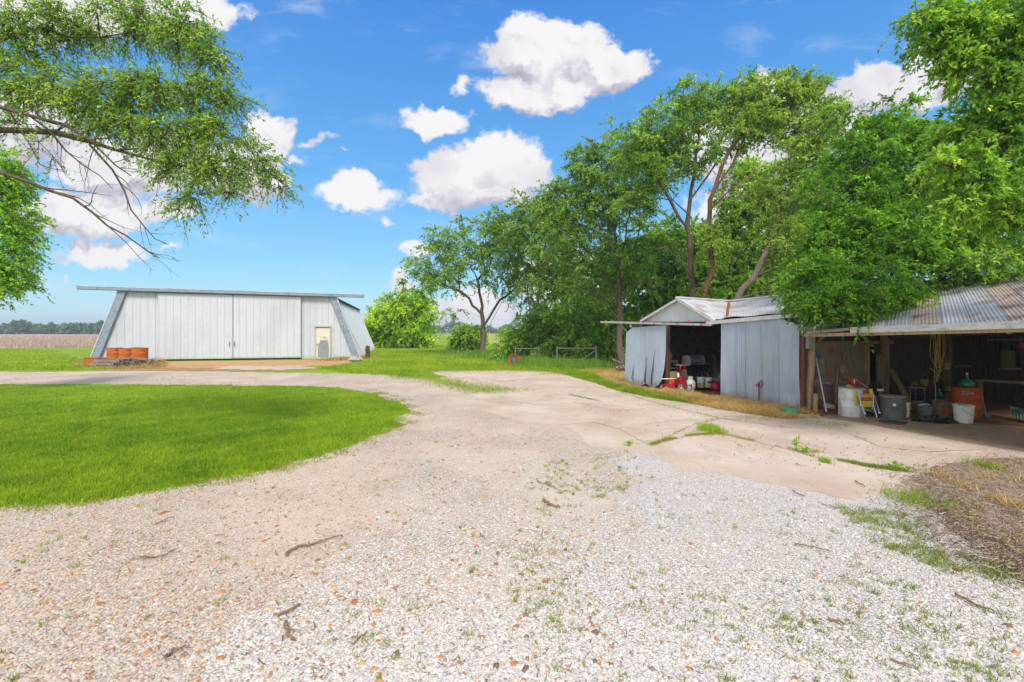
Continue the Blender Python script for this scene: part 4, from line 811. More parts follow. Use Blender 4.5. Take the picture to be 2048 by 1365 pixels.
# left sliding panel, torn and curling at its lower right corner
a, b = onplane(1255, 768, wA, wC), onplane(1337, 786, wA, wC); c, d = onplane(1338, 651, wA, wC), onplane(1258, 656, wA, wC); a.z = .05; b.z = .04
def curl(t, v):
    q = max(0, t - .55) / .45 * max(0, .62 - v) / .62; tear = sum(math.exp(-((t - x0) / .012) ** 2) * max(0, h - v) for x0, h in ((.22, .3), (.52, .45), (.72, .55)))
    side = -u1 * (.20 * (max(0, .45 - v) / .45) ** 2.2 * t ** 3)
    return ou1 * (.07 * q + .03 * math.sin(t * 9) * (1 - v) + .03) + side - ou1 * tear * .35 + Vector((0,0,.05 * q + .06 * (1 - v) * math.sin(t * 14) * (v < .05)))
pl = corr(a + ou1*.10, b + ou1*.10, c + ou1*.08, d + ou1*.08, .06, .008, 'sliding_door', GALV, barn, BO, rows=24, bend=curl, topf=lambda t: 1 - max(0, .16 - t) * .55)
m = MB()
for x0, h in ((.19, .32), (.50, .5), (.70, .6)):
    pts = [];
    for j in range(7):
        v = h * j / 6; tt = x0 + .05 * (v / h); p = (a + ou1*.105).lerp(b + ou1*.105, tt).lerp((d + ou1*.08).lerp(c + ou1*.08, tt), v) + curl(tt + .03, v) + ou1 * .012; pts.append(p)
    m.tube(pts, [.016 * (1 - .8 * j / 6) for j in range(7)], 4)
m.build('tear', M('dark_gap', '#2b2d30'), pl, off=BO)
# right sliding panel
a, b = onplane(1450, 797, wC, wD), onplane(1606, 823.5, wC, wD); c, d = onplane(1606, 648, wC, wD), onplane(1449, 644, wC, wD); a.z = .04; b.z = .03
def topw(t):
    pts = [(0, .985), (.1, .99), (.25, 1.0), (.4, 1.02), (.55, 1.05), (.72, 1.075), (.86, 1.03), (1, .985)]
    for (x0, y0), (x1, y1) in zip(pts, pts[1:]):
        if x0 <= t <= x1: return y0 + (y1 - y0) * (t - x0) / (x1 - x0) + .006 * math.sin(t * 70)
    return 1
def dent(t, v): return ou2 * (.03 * math.sin(t * 5 + 1) * (1 - v) + .018 * math.sin(t * 17 + v * 6) * (1 - v) - .05 * math.exp(-((t - .88) / .1) ** 2 - ((v - .14) / .1) ** 2) + .03)
pr = corr(a + ou2*.09, b + ou2*.09, c + ou2*.09, d + ou2*.09, .062, .008, 'sliding_door', GALV, barn, BO, rows=20, bend=dent, topf=topw)
m = MB()
for t in (.23, .36, .56, .77):
    q0 = (a + ou2*.12).lerp(b + ou2*.12, t) + dent(t, 0) * 1; q1 = (d + ou2*.12).lerp(c + ou2*.12, t) + dent(t, 1); m.tube([q0.lerp(q1, v) + (dent(t, v) - dent(t, 0).lerp(dent(t, 1), v)) for v in (0, .2, .4, .6, .8, .97)], .0035, 4)
m.build('sheet_lap', M('lap_shadow', '#6e7886'), pr, off=BO)
# header: rail, track, gable
def tr_pt(px, py, A_, B_, o): q = onplane(px, py, A_, B_); return q
t0, t1, t2 = onplane(1209, 644.5, wA, wC), onplane(1430, 650, wA, wC), onplane(1612, 630, wC, wD)
m = MB(); m.beam(t0 + ou1*.14, t1 + ou1*.14, .10, .07); m.build('door_track', M('pale_track', '#a9a6a2', '#bcb9b5', '#8b7d72', scale=6), barn, off=BO)
t1b = onplane(1423, 646.5, wC, wD)
m = MB(); m.beam(t1b + ou2*.16, t2 + ou2*.16, .08, .10); m.build('eave_flashing', M('white_flashing', '#c3c0bf', '#d2cfce', scale=5), barn, off=BO)
m = MB()
for px in (1296, 1352, 1387, 1420): q = onplane(px, 644, wA, wC) + ou1*.2; m = MB(); m.box(q, (.03, .03, .07)); m.build('track_bracket', RUST, barn, off=BO)
q = t0.lerp(t1, .18); m = MB(); m.beam(q + ou1*.1, onplane(1256, 666, wA, wC) + ou1*.0, .05, .05); m.build('track_brace', BARK_L, barn, off=BO)
Ga, gl, gr = onplane(1358, 602, wA, wC), onplane(1285, 644, wA, wC), onplane(1433, 644, wA, wC)
R0, R1, R2, R3 = Vector((8.06,16.9,2.96)), Vector((9.24,14.08,3.03)), Vector((10.4,11.7,3.08)), Vector((10.98,9.76,3.10))
m = MB(); m.prism([gl + n1*.02, gr + n1*.02, gr + n1*.02 + Vector((0,0,.02)), Ga + n1*.02, gl + n1*.02 + Vector((0,0,.02))], n1 * .03); gb = m.build('gable', M('white_gable', '#b7babd', '#c5c8ca', rough=.6, scale=2, stretch=(2,2,.5)), barn, off=BO)
m = MB(); m.beam(gl + ou1*.05 + Vector((0,0,.02)), Ga + ou1*.05 + Vector((0,0,.04)), .12, .06); m.beam(Ga + ou1*.05 + Vector((0,0,.04)), gr + ou1*.05 + Vector((0,0,.02)), .12, .06); m.build('barge_board', M('white_flashing', '#c3c0bf'), gb, off=BO)
VB = Vector((6.02, 12.72, 2.27)); E1 = t2 + ou2*.14 + Vector((0,0,.06)); E0 = VB + ou2*.1
def roofsheet(a, b, c, d, name='roof', mat=GALV_ROOF, parent=barn, off=BO, pitch=.07, rows=6, amp=.006):
    return corr(a, b, c, d, pitch, amp, name, mat, parent, off, rows=rows, bend=lambda t, v: Vector((0,0,.012 * math.sin(t * 13 + v * 3) + .01 * math.sin(v * 9))))
roofsheet(gr + ou1*.1 + Vector((0,0,.05)), VB + n1*.25 + Vector((0,0,.02)), R0, Ga + ou1*.12 + Vector((0,0,.07)))          # right slope of the gable
gb2 = gl + n1 * 4.2; roofsheet(gb2 + Vector((0,0,.05)), gl + ou1*.1 + Vector((0,0,.05)), Ga + ou1*.12 + Vector((0,0,.07)), R0)  # left slope
roofsheet(E0, E1, R1 + Vector((0,0,.02)), R0, pitch=.1)
m = MB(); m.tube([VB + Vector((0,0,.05)), VB.lerp(R0, .5) + Vector((0,0,.06)), R0 + Vector((0,0,.03))], .035, 6); m.build('valley_flashing', RUST, barn, off=BO)
m = MB(); m.tube([Ga + ou1*.12 + Vector((0,0,.10)), R0 + Vector((0,0,.05)), R1 + Vector((0,0,.06))], .04, 6); m.build('ridge_cap', GALV_ROOF, barn, off=BO)
# rear roof slope, rear and end walls
BK = 3.6
def bk(p, k=BK, z=2.1): q = p + n2 * k; q.z = z; return q
roofsheet(bk(R1), bk(R0), R0, R1, pitch=.2); m = MB()
wb0, wb1 = bk(R0) * 1, bk(R1) * 1
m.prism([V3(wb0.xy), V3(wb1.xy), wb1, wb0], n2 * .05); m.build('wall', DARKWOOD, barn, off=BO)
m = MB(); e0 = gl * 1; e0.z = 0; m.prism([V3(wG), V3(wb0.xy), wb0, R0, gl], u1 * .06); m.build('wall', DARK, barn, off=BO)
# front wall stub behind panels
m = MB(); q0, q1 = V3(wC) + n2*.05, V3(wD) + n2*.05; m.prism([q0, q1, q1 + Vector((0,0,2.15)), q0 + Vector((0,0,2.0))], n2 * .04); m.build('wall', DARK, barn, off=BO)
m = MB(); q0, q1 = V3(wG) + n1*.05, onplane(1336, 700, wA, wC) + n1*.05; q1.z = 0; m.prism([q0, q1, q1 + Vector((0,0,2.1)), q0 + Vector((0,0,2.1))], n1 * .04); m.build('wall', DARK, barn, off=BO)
q = onplane(1334, 700, wA, wC) + n1*.0; m = MB(); m.beam(Vector((q.x, q.y, 0)) + ou1*.02, Vector((q.x, q.y, 2.12)) + ou1*.02, .06, .06, up=n1); m.build('door_post', M('rusty_post', '#6e4634', '#80503b', scale=5), barn, off=BO)
q = V3(wD) + ou2*.06 + u2*.06; m = MB(); m.beam(q, q + Vector((0,0,2.02)), .10, .08, up=n2); m.build('door_post', M('maroon_post', '#5d3a30', '#714638', '#4b2f27', scale=5), barn, off=BO)
q = onplane(1612, 640, wC, wD) + u2*.05; m = MB(); m.beam(Vector((q.x, q.y, 1.84)) + ou2*.16, Vector((q.x, q.y, 2.3)) + ou2*.16, .05, .1, up=n2); m.build('corner_trim', M('white_flashing', '#c3c0bf'), barn, off=BO)
# partition wall between barn and shed: planks facing the open shed
shed = thing('shed', 'open-fronted shed with a rust-stained tin roof and wooden posts', 'shed', (7.3, 9.6, 0)); SO = shed.location
def SW(w, z, s=0.0): return V3(wD) + n2 * w + u2 * (s + .0) + Vector((0, 0, z))
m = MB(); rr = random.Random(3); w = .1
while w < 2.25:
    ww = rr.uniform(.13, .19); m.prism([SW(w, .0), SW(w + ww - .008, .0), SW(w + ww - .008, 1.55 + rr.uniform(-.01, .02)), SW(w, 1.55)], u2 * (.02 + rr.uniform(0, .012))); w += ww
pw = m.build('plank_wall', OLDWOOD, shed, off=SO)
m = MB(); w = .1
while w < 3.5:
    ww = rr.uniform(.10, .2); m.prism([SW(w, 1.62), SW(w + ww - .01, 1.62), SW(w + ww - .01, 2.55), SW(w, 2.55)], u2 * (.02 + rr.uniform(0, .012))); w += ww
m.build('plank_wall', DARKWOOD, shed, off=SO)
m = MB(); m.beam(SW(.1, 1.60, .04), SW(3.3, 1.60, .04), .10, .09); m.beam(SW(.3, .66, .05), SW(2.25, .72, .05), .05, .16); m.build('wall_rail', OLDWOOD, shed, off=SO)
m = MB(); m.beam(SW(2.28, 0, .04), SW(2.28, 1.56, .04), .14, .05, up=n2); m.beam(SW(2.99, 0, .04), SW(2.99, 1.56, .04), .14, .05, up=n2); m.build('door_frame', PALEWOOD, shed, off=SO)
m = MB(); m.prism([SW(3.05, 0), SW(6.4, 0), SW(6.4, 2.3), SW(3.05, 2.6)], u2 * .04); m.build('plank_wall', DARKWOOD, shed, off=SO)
m = MB(); q = V3(wD); m.prism([SW(2.1, 0, -1.6), SW(3.2, 0, -1.6), SW(3.2, 2.3, -1.6), SW(2.1, 2.3, -1.6)], -u2 * .04); m.build('wall', VOID, shed, off=SO)  # wall coloured near black, the darkness beyond the opening put into its colour
m = MB(); m.prism([SW(2.36, .02, -.12), SW(2.92, .02, -.12), SW(2.92, 1.56, -.12), SW(2.36, 1.56, -.12)], -u2 * .03); m.build('door_shade_sheet', VOID, shed, off=SO)  # near-black sheet filling the doorway, painted shade of the room behind
# back wall and roof of the shed
B0, B1 = SW(6.4, 0, -.1), SW(6.4, 0, 7.6)
m = MB(); L = (B1 - B0).length; w = 0
while w < L:
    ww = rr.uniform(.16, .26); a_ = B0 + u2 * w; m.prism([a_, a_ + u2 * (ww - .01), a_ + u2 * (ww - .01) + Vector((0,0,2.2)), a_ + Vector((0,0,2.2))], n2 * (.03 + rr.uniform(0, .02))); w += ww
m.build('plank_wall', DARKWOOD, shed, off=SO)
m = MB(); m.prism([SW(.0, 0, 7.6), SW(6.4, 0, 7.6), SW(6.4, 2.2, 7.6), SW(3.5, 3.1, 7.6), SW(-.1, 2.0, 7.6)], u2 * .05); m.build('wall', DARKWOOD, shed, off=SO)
ROOFR = M('rusty_corrugated_roof', '#a2a3a7', '#b4b6ba', '#8f8c89', rough=.55, scale=1.2, stretch=(1,1,1), metal=.15, dirt='#80654c', dirt_scale=1.3)
RUSTY = M('rusty_roof_sheet', '#9a8878', '#aa9c90', '#877565', rough=.7, scale=1.6, dirt='#6c4e38', dirt_scale=1.6)
ev0 = Vector((6.57,10.1,1.90)) + u2 * -.25; ev1 = Vector((7.82,6.95,2.02)); evd = (ev1 - Vector((6.57,10.1,1.90))).normalized(); ev2 = ev1 + evd * 2.9
rg0, rg3 = R1 + Vector((0,0,-.02)), R3 + (R3 - R2).normalized() * 2.2; rg3.z = 3.12
def rgp(t): # ridge as a polyline
    pts = [R1, R2, R3, rg3]; t *= 3; i = min(2, int(t)); return pts[i].lerp(pts[i+1], t - i)
N_ = 15
for i in range(N_):
    t0_, t1_ = i / N_, (i + 1) / N_ + .004; lift = Vector((0,0,.006 * (i % 2)))
    a_ = ev0.lerp(ev2, t0_) + lift; b_ = ev0.lerp(ev2, t1_) + lift; c_ = rgp(min(1, t1_)) + lift; d_ = rgp(t0_) + lift
    corr(a_, b_, c_, d_, .055, .007, 'roof_sheet', (ROOFR, RUSTY, ROOFR, GALV_ROOF, ROOFR, RUSTY, ROOFR)[i % 7] if i > 2 else GALV_ROOF, shed, SO, rows=5)
corr(bk(R1, 3.4) + Vector((0,0,.06)), bk(rg3, 3.4), rg3 + Vector((0,0,.02)), R1 + Vector((0,0,.0)), .2, .012, 'roof_sheet', ROOFR, shed, SO, rows=2)
for o in [o for o in shed.children if o.name.startswith('roof_sheet')][-1:]: pass
m = MB(); m.tube([R1 + Vector((0,0,.04)), R2 + Vector((0,0,.05)), R3 + Vector((0,0,.05)), rg3 + Vector((0,0,.05))], .05, 6); m.build('ridge_cap', GALV_ROOF, shed, off=SO)
g0, g1 = ev0 + ou2*.06, ev2 + ou2*.06
m = MB(); m.beam(g0 + evd*1.2 + Vector((0,0,-.045)), g1 + Vector((0,0,-.045)), .10, .09); m.beam(g0 + evd*1.2 + Vector((0,0,.012)) + ou2*.04, g1 + Vector((0,0,.012)) + ou2*.04, .02, .03); m.build('gutter', M('white_gutter', '#b9b9b8', '#c8c8c7', '#a5a19a', scale=4, stretch=(1,1,4)), shed, off=SO)
m = MB(); m.beam(g0 + evd*.2 + Vector((0,0,-.11)) + n2*.04, g1 + Vector((0,0,-.11)) + n2*.04, .06, .07); m.build('fascia_board', PALEWOOD, shed, off=SO)
m = MB(); q = P(1613, 665.5, 10.0); q2 = P(1700, 659, 9.3); m.beam(q, q2, .10, .06); m.build('loose_board', M('grey_board', '#8b857c', '#9c968c'), shed, off=SO)
m = MB(); m.beam(P(1622, 655, 10.4), P(1672, 654, 9.9), .04, .07); m.build('header_board', PALEWOOD, shed, off=SO)
# posts
def logpost(px, base_y, top_z, d, r, name='post', mat=PALEWOOD, bulge=0, lean=0, seed=1):
    q = P(px, 0, d); rr2 = random.Random(seed); pts = []; rs = []
    for i in range(9):
        t = i / 8; pts.append(Vector((q.x + lean * t + rr2.uniform(-.008,.008), q.y + rr2.uniform(-.008,.008), top_z * t))); rs.append(r * (1.08 - .14 * t + rr2.uniform(-.03,.03)))
    m = MB(); m.tube(pts, rs, 12); return m.build(name, mat, shed, off=SO)
logpost(1615, 822, 1.86, 10.75, .098, lean=.10)
logpost(1769, 800, 2.42, 11.6, .10, lean=.0, seed=2, mat=M('post_wood2', '#7f6c55', '#94806a', '#65543f', rough=.95, scale=4, stretch=(6,6,.5), bump=.008))
m = MB(); m.beam(P(1762, 792, 11.3), P(1760, 711, 11.35), .17, .05, up=(.1,-1,0)); m.build('post_plank', M('post_wood3', '#6f6049', '#80705a', '#56482f', rough=.95, scale=4, stretch=(6,6,.5)), shed, off=SO)
logpost(1893, 800, 2.6, 11.3, .11, mat=DARKWOOD, seed=3)
logpost(2080, 800, 2.5, 9.3, .11, mat=DARKWOOD, seed=4)
m = MB(); m.beam(P(1622, 699, 10.7), P(1655, 664, 10.4), .055, .05, up=(.2,-1,0)); m.build('brace', M('brace_wood', '#8c6f55', '#9c7f64'), shed, off=SO)
m = MB(); m.beam(P(1768, 672, 11.6), P(2080, 660, 9.4), .08, .15); m.build('roof_beam', DARKWOOD, shed, off=SO)
for i in range(9):
    m = MB(); t = .12 + i * .1; a_ = ev0.lerp(ev2, t) + Vector((0,0,-.09)) + n2*.1; b_ = rgp(min(1, t)) + Vector((0,0,-.10)); m.beam(a_, b_, .045, .1); m.build('rafter', DARKWOOD, shed, off=SO)
# back wall shelves, pale window-like panels
m = MB(); m.beam(P(1953, 761, 10.9), P(2075, 767, 10.1), .35, .04); m.beam(P(1960, 762, 10.9), P(1962, 800, 10.9), .06, .06, up=(0,1,0)); m.beam(P(2068, 768, 10.1), P(2068, 815, 10.1), .06, .06, up=(0,1,0)); 
tag(m.build('workbench', M('bench_wood', '#77695a', '#8c7d6c', rough=.9, scale=5)), 'rough wooden workbench along the right wall of the open shed', 'workbench')
SWp = [(1799, 696, 1818, 731, 13.0, '#6d7160'), (2003, 702, 2030, 738, 11.6, '#5f5b45'), (1968, 735, 1995, 742, 11.8, '#5b5548')]
for i, (x0, y0, x1, y1, d, cc) in enumerate(SWp[:2]):
    m = MB(); a_, b_ = P(x0, y1, d), P(x1, y0, d); m.prism([a_, (b_.x, a_.y, a_.z), b_, (a_.x, a_.y, b_.z)], (0,.03,0)); w_ = m.build('window_board', M('wb%d' % i, cc, scale=6, rough=.9), shed, off=SO)
for a_, b_, w_ in (((1975, 680, 11.6), (2075, 679, 11.0), .2), ((1905, 733, 12.1), (1940, 733, 12.0), .12), ((1998, 738, 11.3), (2042, 738, 11.1), .12)): m = MB(); m.beam(P(*a_), P(*b_), w_, .035); m.build('shelf', M('shelf_wood', '#665d50', '#78705f'), shed, off=SO)
# ------------------------------------------------------------------ things standing about
def Dp(py): return K / (py - HY)
def stand(px, py, z=0): return tuple(G(px, py, z))
ZF = .02
def bucket(label, px, py, dpx, hpx, mat, kind='open', band=None, d=None, name='bucket', cat='bucket', content=None, group=None):
    d = d or Dp(py); q = P(px, py, d); q.z = max(q.z, ZF) if d != Dp(py) else ZF
    R = dpx / F * d / 2; H = hpx / F * d; t = thing(name, label, cat, tuple(q), rz=random.uniform(0, 1), group=group)
    m = MB(); m.lathe([(R*.84, 0), (R*.86, .01), (R*.95, H*.80), (R*.96, H*.82), (R*1.0, H*.825), (R*1.0, H*.85), (R*.96, H*.855), (R*.965, H*.90), (R*1.0, H*.905), (R*1.0, H*.93), (R*.97, H*.935)], 28, cap=True); m.build('body', mat, t)
    m = MB()
    if kind == 'lid': m.lathe([(R*1.0, H*.93), (R*1.03, H*.94), (R*1.03, H*.985), (R*.95, H), (R*.6, H*.99)], 28)
    else: m.lathe([(R*.97, H*.935), (R*1.03, H*.94), (R*1.03, H), (R*.95, H), (R*.93, H*.9), (R*.80, H*.35)], 28, cap=False); m.lathe([(R*.86, H*.7)], 28, cap=True) if False else None
    m.build('lid' if kind == 'lid' else 'rim', mat, t)
    if kind != 'lid':
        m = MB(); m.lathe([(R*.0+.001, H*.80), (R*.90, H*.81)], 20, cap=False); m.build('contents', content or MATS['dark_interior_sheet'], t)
    m = MB(); m.tube([(R*1.0*math.cos(a), -R*.1 - R*1.06*math.sin(a)*.85, H*(.86 - .42*math.sin(a))) for a in [math.pi*i/12 for i in range(13)]], .004, 5); m.build('bail', GREYM, t)
    if band: # printed label wrapped on the side that faces the yard
        t.rotation_euler.z = 0
        for (a0, a1, z0, z1, mm, nm) in band:
            vs = []; nn = 10
            for i in range(nn + 1):
                a = math.radians(a0 + (a1 - a0) * i / nn); 
                for zz in (z0, z1): r = R * (.86 + .09 * zz / .80) + .003; vs.append((r * math.cos(a), r * math.sin(a), H * zz))
            m = MB(); m.add(vs, [(2*i, 2*i+2, 2*i+3, 2*i+1) for i in range(nn)], True); m.build(nm, mm, t)
    return t
YEL = M('label_yellow', '#c9b825', '#b5a51e', rough=.6, scale=9); BLK = M('label_black', '#26282a', rough=.6); DGR = M('label_dark_green', '#274237', rough=.6)
RED = M('red_paint', '#a81f25', '#8f1a20', rough=.5, scale=6); ORG = M('orange_paint', '#b8481c', '#c95a24', '#8a3516', rough=.7, scale=5)
# --- by the hangar
def drum(label, px, top, base, wpx, d, mat, group, lean=0, ribs=(.33,.66)):
    q = P(px, base, d); q.z = 0; R = wpx / F * d / 2; H = P(px, top, d).z; t = thing('rusty_drum', label, 'drum', tuple(q), group=group)
    pr = [(R*.98, 0), (R, .02)]
    for k in ribs: pr += [(R, H*k - .03), (R*1.035, H*k), (R, H*k + .03)]
    pr += [(R, H - .02), (R*1.03, H - .01), (R*1.03, H), (R*.97, H), (R*.96, H*.55)]
    m = MB(); m.lathe(pr, 32, cap=False); m.build('body', mat, t); m = MB(); m.lathe([(.001, H*.55), (R*.96, H*.55)], 32, cap=False); m.build('inside', RUST, t)
    t.rotation_euler = (0, lean, 0); return t
g_ = 'rusty orange drums by the hangar'
drum('left rusty orange drum behind the pallet stack at the hangar', 230, 696, 726, 25, 26.9, RUST_O, g_, -.02); drum('middle rusty orange drum behind the pallet stack at the hangar', 253.5, 697, 726, 25, 26.6, RUST_O, g_)
drum('right rusty orange drum, leaning outward beside the pallet stack', 278.5, 696, 727, 27, 26.4, RUST_O, g_, .05)
q = stand(191, 728); t = thing('metal_tub', 'low rusty rectangular metal tub at the foot of the hangar strut', 'tub', q); m = MB()
for s_ in ((-.42,0),(.42,0)): m.beam((s_[0], -.25, .17), (s_[0], .25, .17), .03, .36)
m.beam((-.4, -.25, .17), (.4, -.25, .17), .03, .34); m.beam((-.4, .25, .17), (.4, .25, .17), .03, .34); m.box((0,0,.03), (.8,.5,.03)); m.build('body', RUST_O, t); m = MB(); m.beam((-.44,-.26,.35),(.44,-.26,.35),.05,.03); m.build('rim', RUST, t)
def pallet(label, px, py, z, rz, L=1.2, W=1.0, group='old wooden pallets stacked by the hangar'):
    q = G(px, py); t = thing('pallet', label, 'pallet', (q.x, q.y, z), rz, group)
    for nm, zz, k in (('deck_boards', .125, 7), ('bottom_boards', .012, 3)):
        m = MB(); 
        for i in range(k): x = -L/2 + L*(i+.5)/k + random.uniform(-.02,.02); m.box((x, 0, zz), (L/k*.62 if k > 3 else .1, W, .02))
        m.build(nm, OLDWOOD, t)
    m = MB(); [m.box((0, y, .068), (L, .045, .09)) for y in (-W/2+.03, 0, W/2-.03)]; m.build('stringers', OLDWOOD, t); return t
pallet('bottom weathered pallet of the left stack by the drums', 221, 736, .0, .06); pallet('second weathered pallet of the left stack by the drums', 223, 735.5, .142, -.08); pallet('topmost skewed pallet of the left stack by the drums', 226, 734.5, .284, .14)
pallet('weathered pallet lying right of the stack in front of the drums', 255, 733, .0, -.1); pallet('weathered pallet on top of the right one in front of the drums', 257, 732.6, .142, .12)
t = thing('board_pile', 'loose grey boards thrown over the pallets before the drums', 'boards', stand(255, 732)); m = MB(); r = random.Random(8)
for i in range(14): x = r.uniform(-1.0, .7); y = r.uniform(-.2, .3); a = r.uniform(-.25, .25); m.beam((x, y, .30 + r.uniform(0,.12)), (x + 1.0*math.cos(a), y + 1.0*math.sin(a), .30 + r.uniform(0,.14)), .1, .022)
m.build('boards', OLDWOOD, t)
t = thing('rubble_pile', 'small heap of leaves and rubble at the hangar door corner', 'rubble', stand(300, 728)); 
for i in range(26): m = MB(); m.box((r.gauss(0,.35), r.gauss(0,.2), r.uniform(.03,.2)), (r.uniform(.08,.25), r.uniform(.05,.15), r.uniform(.03,.1)), Matrix.Rotation(r.uniform(0,6), 3, Vector((r.random(), r.random(), r.random())).normalized())); m.build('broken_piece', OLDWOOD, t)
t = thing('stump_post', 'short thick weathered post by the hangar right corner', 'post', stand(735, 717)); m = MB(); m.tube([(0,0,0),(.02,0,.4),(-.01,.01,.62),(.03,0,.85)], [.17,.14,.16,.13], 10); m.build('post', DARKWOOD, t); m = MB(); m.tube([(-.12,-.14,.66),(.14,-.14,.66)], .02, 5); m.build('wire', RUST, t)
t = thing('rock_pile', 'pale broken concrete lumps at the hangar strut foot', 'rocks', stand(707, 724)); 
for i in range(5):
    m = MB(); c = Vector((r.gauss(0,.3), r.gauss(0,.15), .12)); s = r.uniform(.14,.3); V = [Vector(v).normalized() * s * r.uniform(.7,1.2) for v in [(1,0,0),(-1,0,0),(0,1,0),(0,-1,0),(0,0,1),(0,0,-1)]]
    m.add([c + v for v in V], [(0,2,4),(2,1,4),(1,3,4),(3,0,4),(2,0,5),(1,2,5),(3,1,5),(0,3,5)]); m.build('rock', M('pale_rock', '#a39a8e', '#b8afa2', '#7f766b', scale=6), t)
# --- pipe fence and hose below the tree row
PIPE = M('old_pipe', '#66665f', '#7a7972', '#57534c', rough=.7, scale=8, metal=.2)
def gate(label, x0, x1, py, zt, d0, d1, brace=True):
    t = thing('pipe_gate', label, 'fence', tuple(P(x0, HY, d0).xy) + (0,)); o = t.location; a = P(x0, HY, d0); b = P(x1, HY, d1); a.z = b.z = 0; Z = Vector((0,0,1))
    m = MB(); m.tube([a, a + Z*(zt+.12)], .05, 8); m.build('post', PIPE, t, off=o); m = MB(); m.tube([b, b + Z*(zt+.12)], .05, 8); m.build('post', PIPE, t, off=o)
    m = MB(); m.tube([a + Z*zt, b + Z*zt], .035, 8); m.build('rail', PIPE, t, off=o); m = MB(); m.tube([a + Z*zt*.35, b + Z*zt*.35], .03, 8); m.build('rail', PIPE, t, off=o)
    if brace: m = MB(); m.tube([a.lerp(b, .45) + Z*.1, b + Z*zt*.9], .03, 6); m.build('brace', PIPE, t, off=o)
gate('short grey pipe fence section beside the orange hose', 1031, 1078, 730, .85, 26.5, 26.5, False); gate('longer grey pipe fence section with a slanted brace under the dark bushes', 1114, 1192, 733, .95, 24.5, 24.5)
t = thing('hose_reel', 'coiled orange hose hung on a grey bucket by the pipe fence', 'hose', stand(1028, 731)); m = MB()
for k in range(5):
    a0 = r.uniform(0,6); R_ = .25 + .02*k; m.tube([(R_*math.cos(a), -.14 - .012*k, .28 + R_*math.sin(a)*1.0) for a in [a0 + 6.283*i/20 for i in range(21)]], .018, 6)
m.build('hose', M('orange_hose', '#c25a2c', '#a94a22'), t); m = MB(); m.lathe([(.13,0),(.16,.42),(.15,.42)], 16); m.build('bucket', GREYM, t)
# --- stump and dry roots left of the barn
t = thing('stump_rock', 'pale rounded boulder at the foot of the tree beside the barn', 'rock', stand(1243, 744)); m = MB(); V = []
m.lathe([(.02,.30),(.16,.29),(.27,.2),(.3,.1),(.26,0)], 12, sq=(1,.8)); m.build('rock', M('pale_rock2', '#a6a098', '#bdb7ae', scale=5, bump=.02), t)
t = thing('root_tangle', 'tangled brown roots and vines leaning on the barn corner', 'roots', stand(1252, 746)); m = MB()
for i in range(30): a = Vector((r.gauss(0,.18), r.gauss(0,.15), 0)); b = a + Vector((r.gauss(0,.2), r.gauss(0,.15), r.uniform(.2,.7))); m.tube([a, a.lerp(b,.5)+Vector((r.gauss(0,.1),0,.05)), b], [.02,.014,.006], 4, False)
m.build('roots', BARK_R, t)
t = thing('fallen_log', 'short bare dead log sticking out left of the barn corner', 'log', tuple(P(1236, HY, 22).xy) + (0,)); m = MB(); m.tube([P(1224,719,22), P(1238,726,22), P(1250,729,22)], [.05,.08,.09], 8); m.build('log', BARK_L, t, off=t.location)
# --- in the barn doorway (Z floor .02)
def atd(px, d, z=ZF): v = P(px, HY, d); return (v.x, v.y, z)
# barbecue
t = thing('barbecue', 'covered black gas barbecue with side shelves inside the barn doorway', 'barbecue', atd(1387, 14.9), rz=.25); CH = M('dark_enamel', '#50565e', '#666c74', rough=.35, metal=.2, scale=4)
m = MB(); 
prof = [(-.22,.78),(-.24,.92),(-.20,1.03),(-.10,1.08),(.10,1.08),(.20,1.0),(.24,.88),(.22,.78)]
m.prism([(-.27, y, z) for y, z in prof], (.46,0,0)); m.build('hood', CH, t); m = MB(); m.prism([(-.28, y, z) for y, z in prof], (.03,0,0)); m.prism([(.17, y*1.01, z+.004) for y, z in prof], (.09,0,0)); m.build('hood_end', M('tan_metal', '#8a8378', '#9a9388', metal=.2), t)
m = MB(); m.tube([(-.2,-.29,.9),(.1,-.29,.9)], .015, 6); m.build('handle', ALU, t)
m = MB(); m.box((-.05,0,.66), (.5,.42,.2)); m.build('firebox', BLACK_PL, t)
m = MB(); m.box((-.46,0,.77), (.32,.4,.03)); m.build('side_shelf', M('pale_shelf', '#b5b6b4', '#a4a5a3'), t); m = MB(); m.box((.36,0,.82), (.28,.4,.025)); m.build('side_shelf', GREYM, t)
for x, y in ((-.28,-.18),(.2,-.18),(-.28,.18),(.2,.18)): m = MB(); m.tube([(x,y,0),(x*.9,y,.6)], .022, 6); m.build('leg', M('leg_grey', '#454d56', rough=.4), t)
m = MB(); m.box((-.04,0,.14), (.5,.36,.02)); m.build('bottom_shelf', BLACK_PL, t)
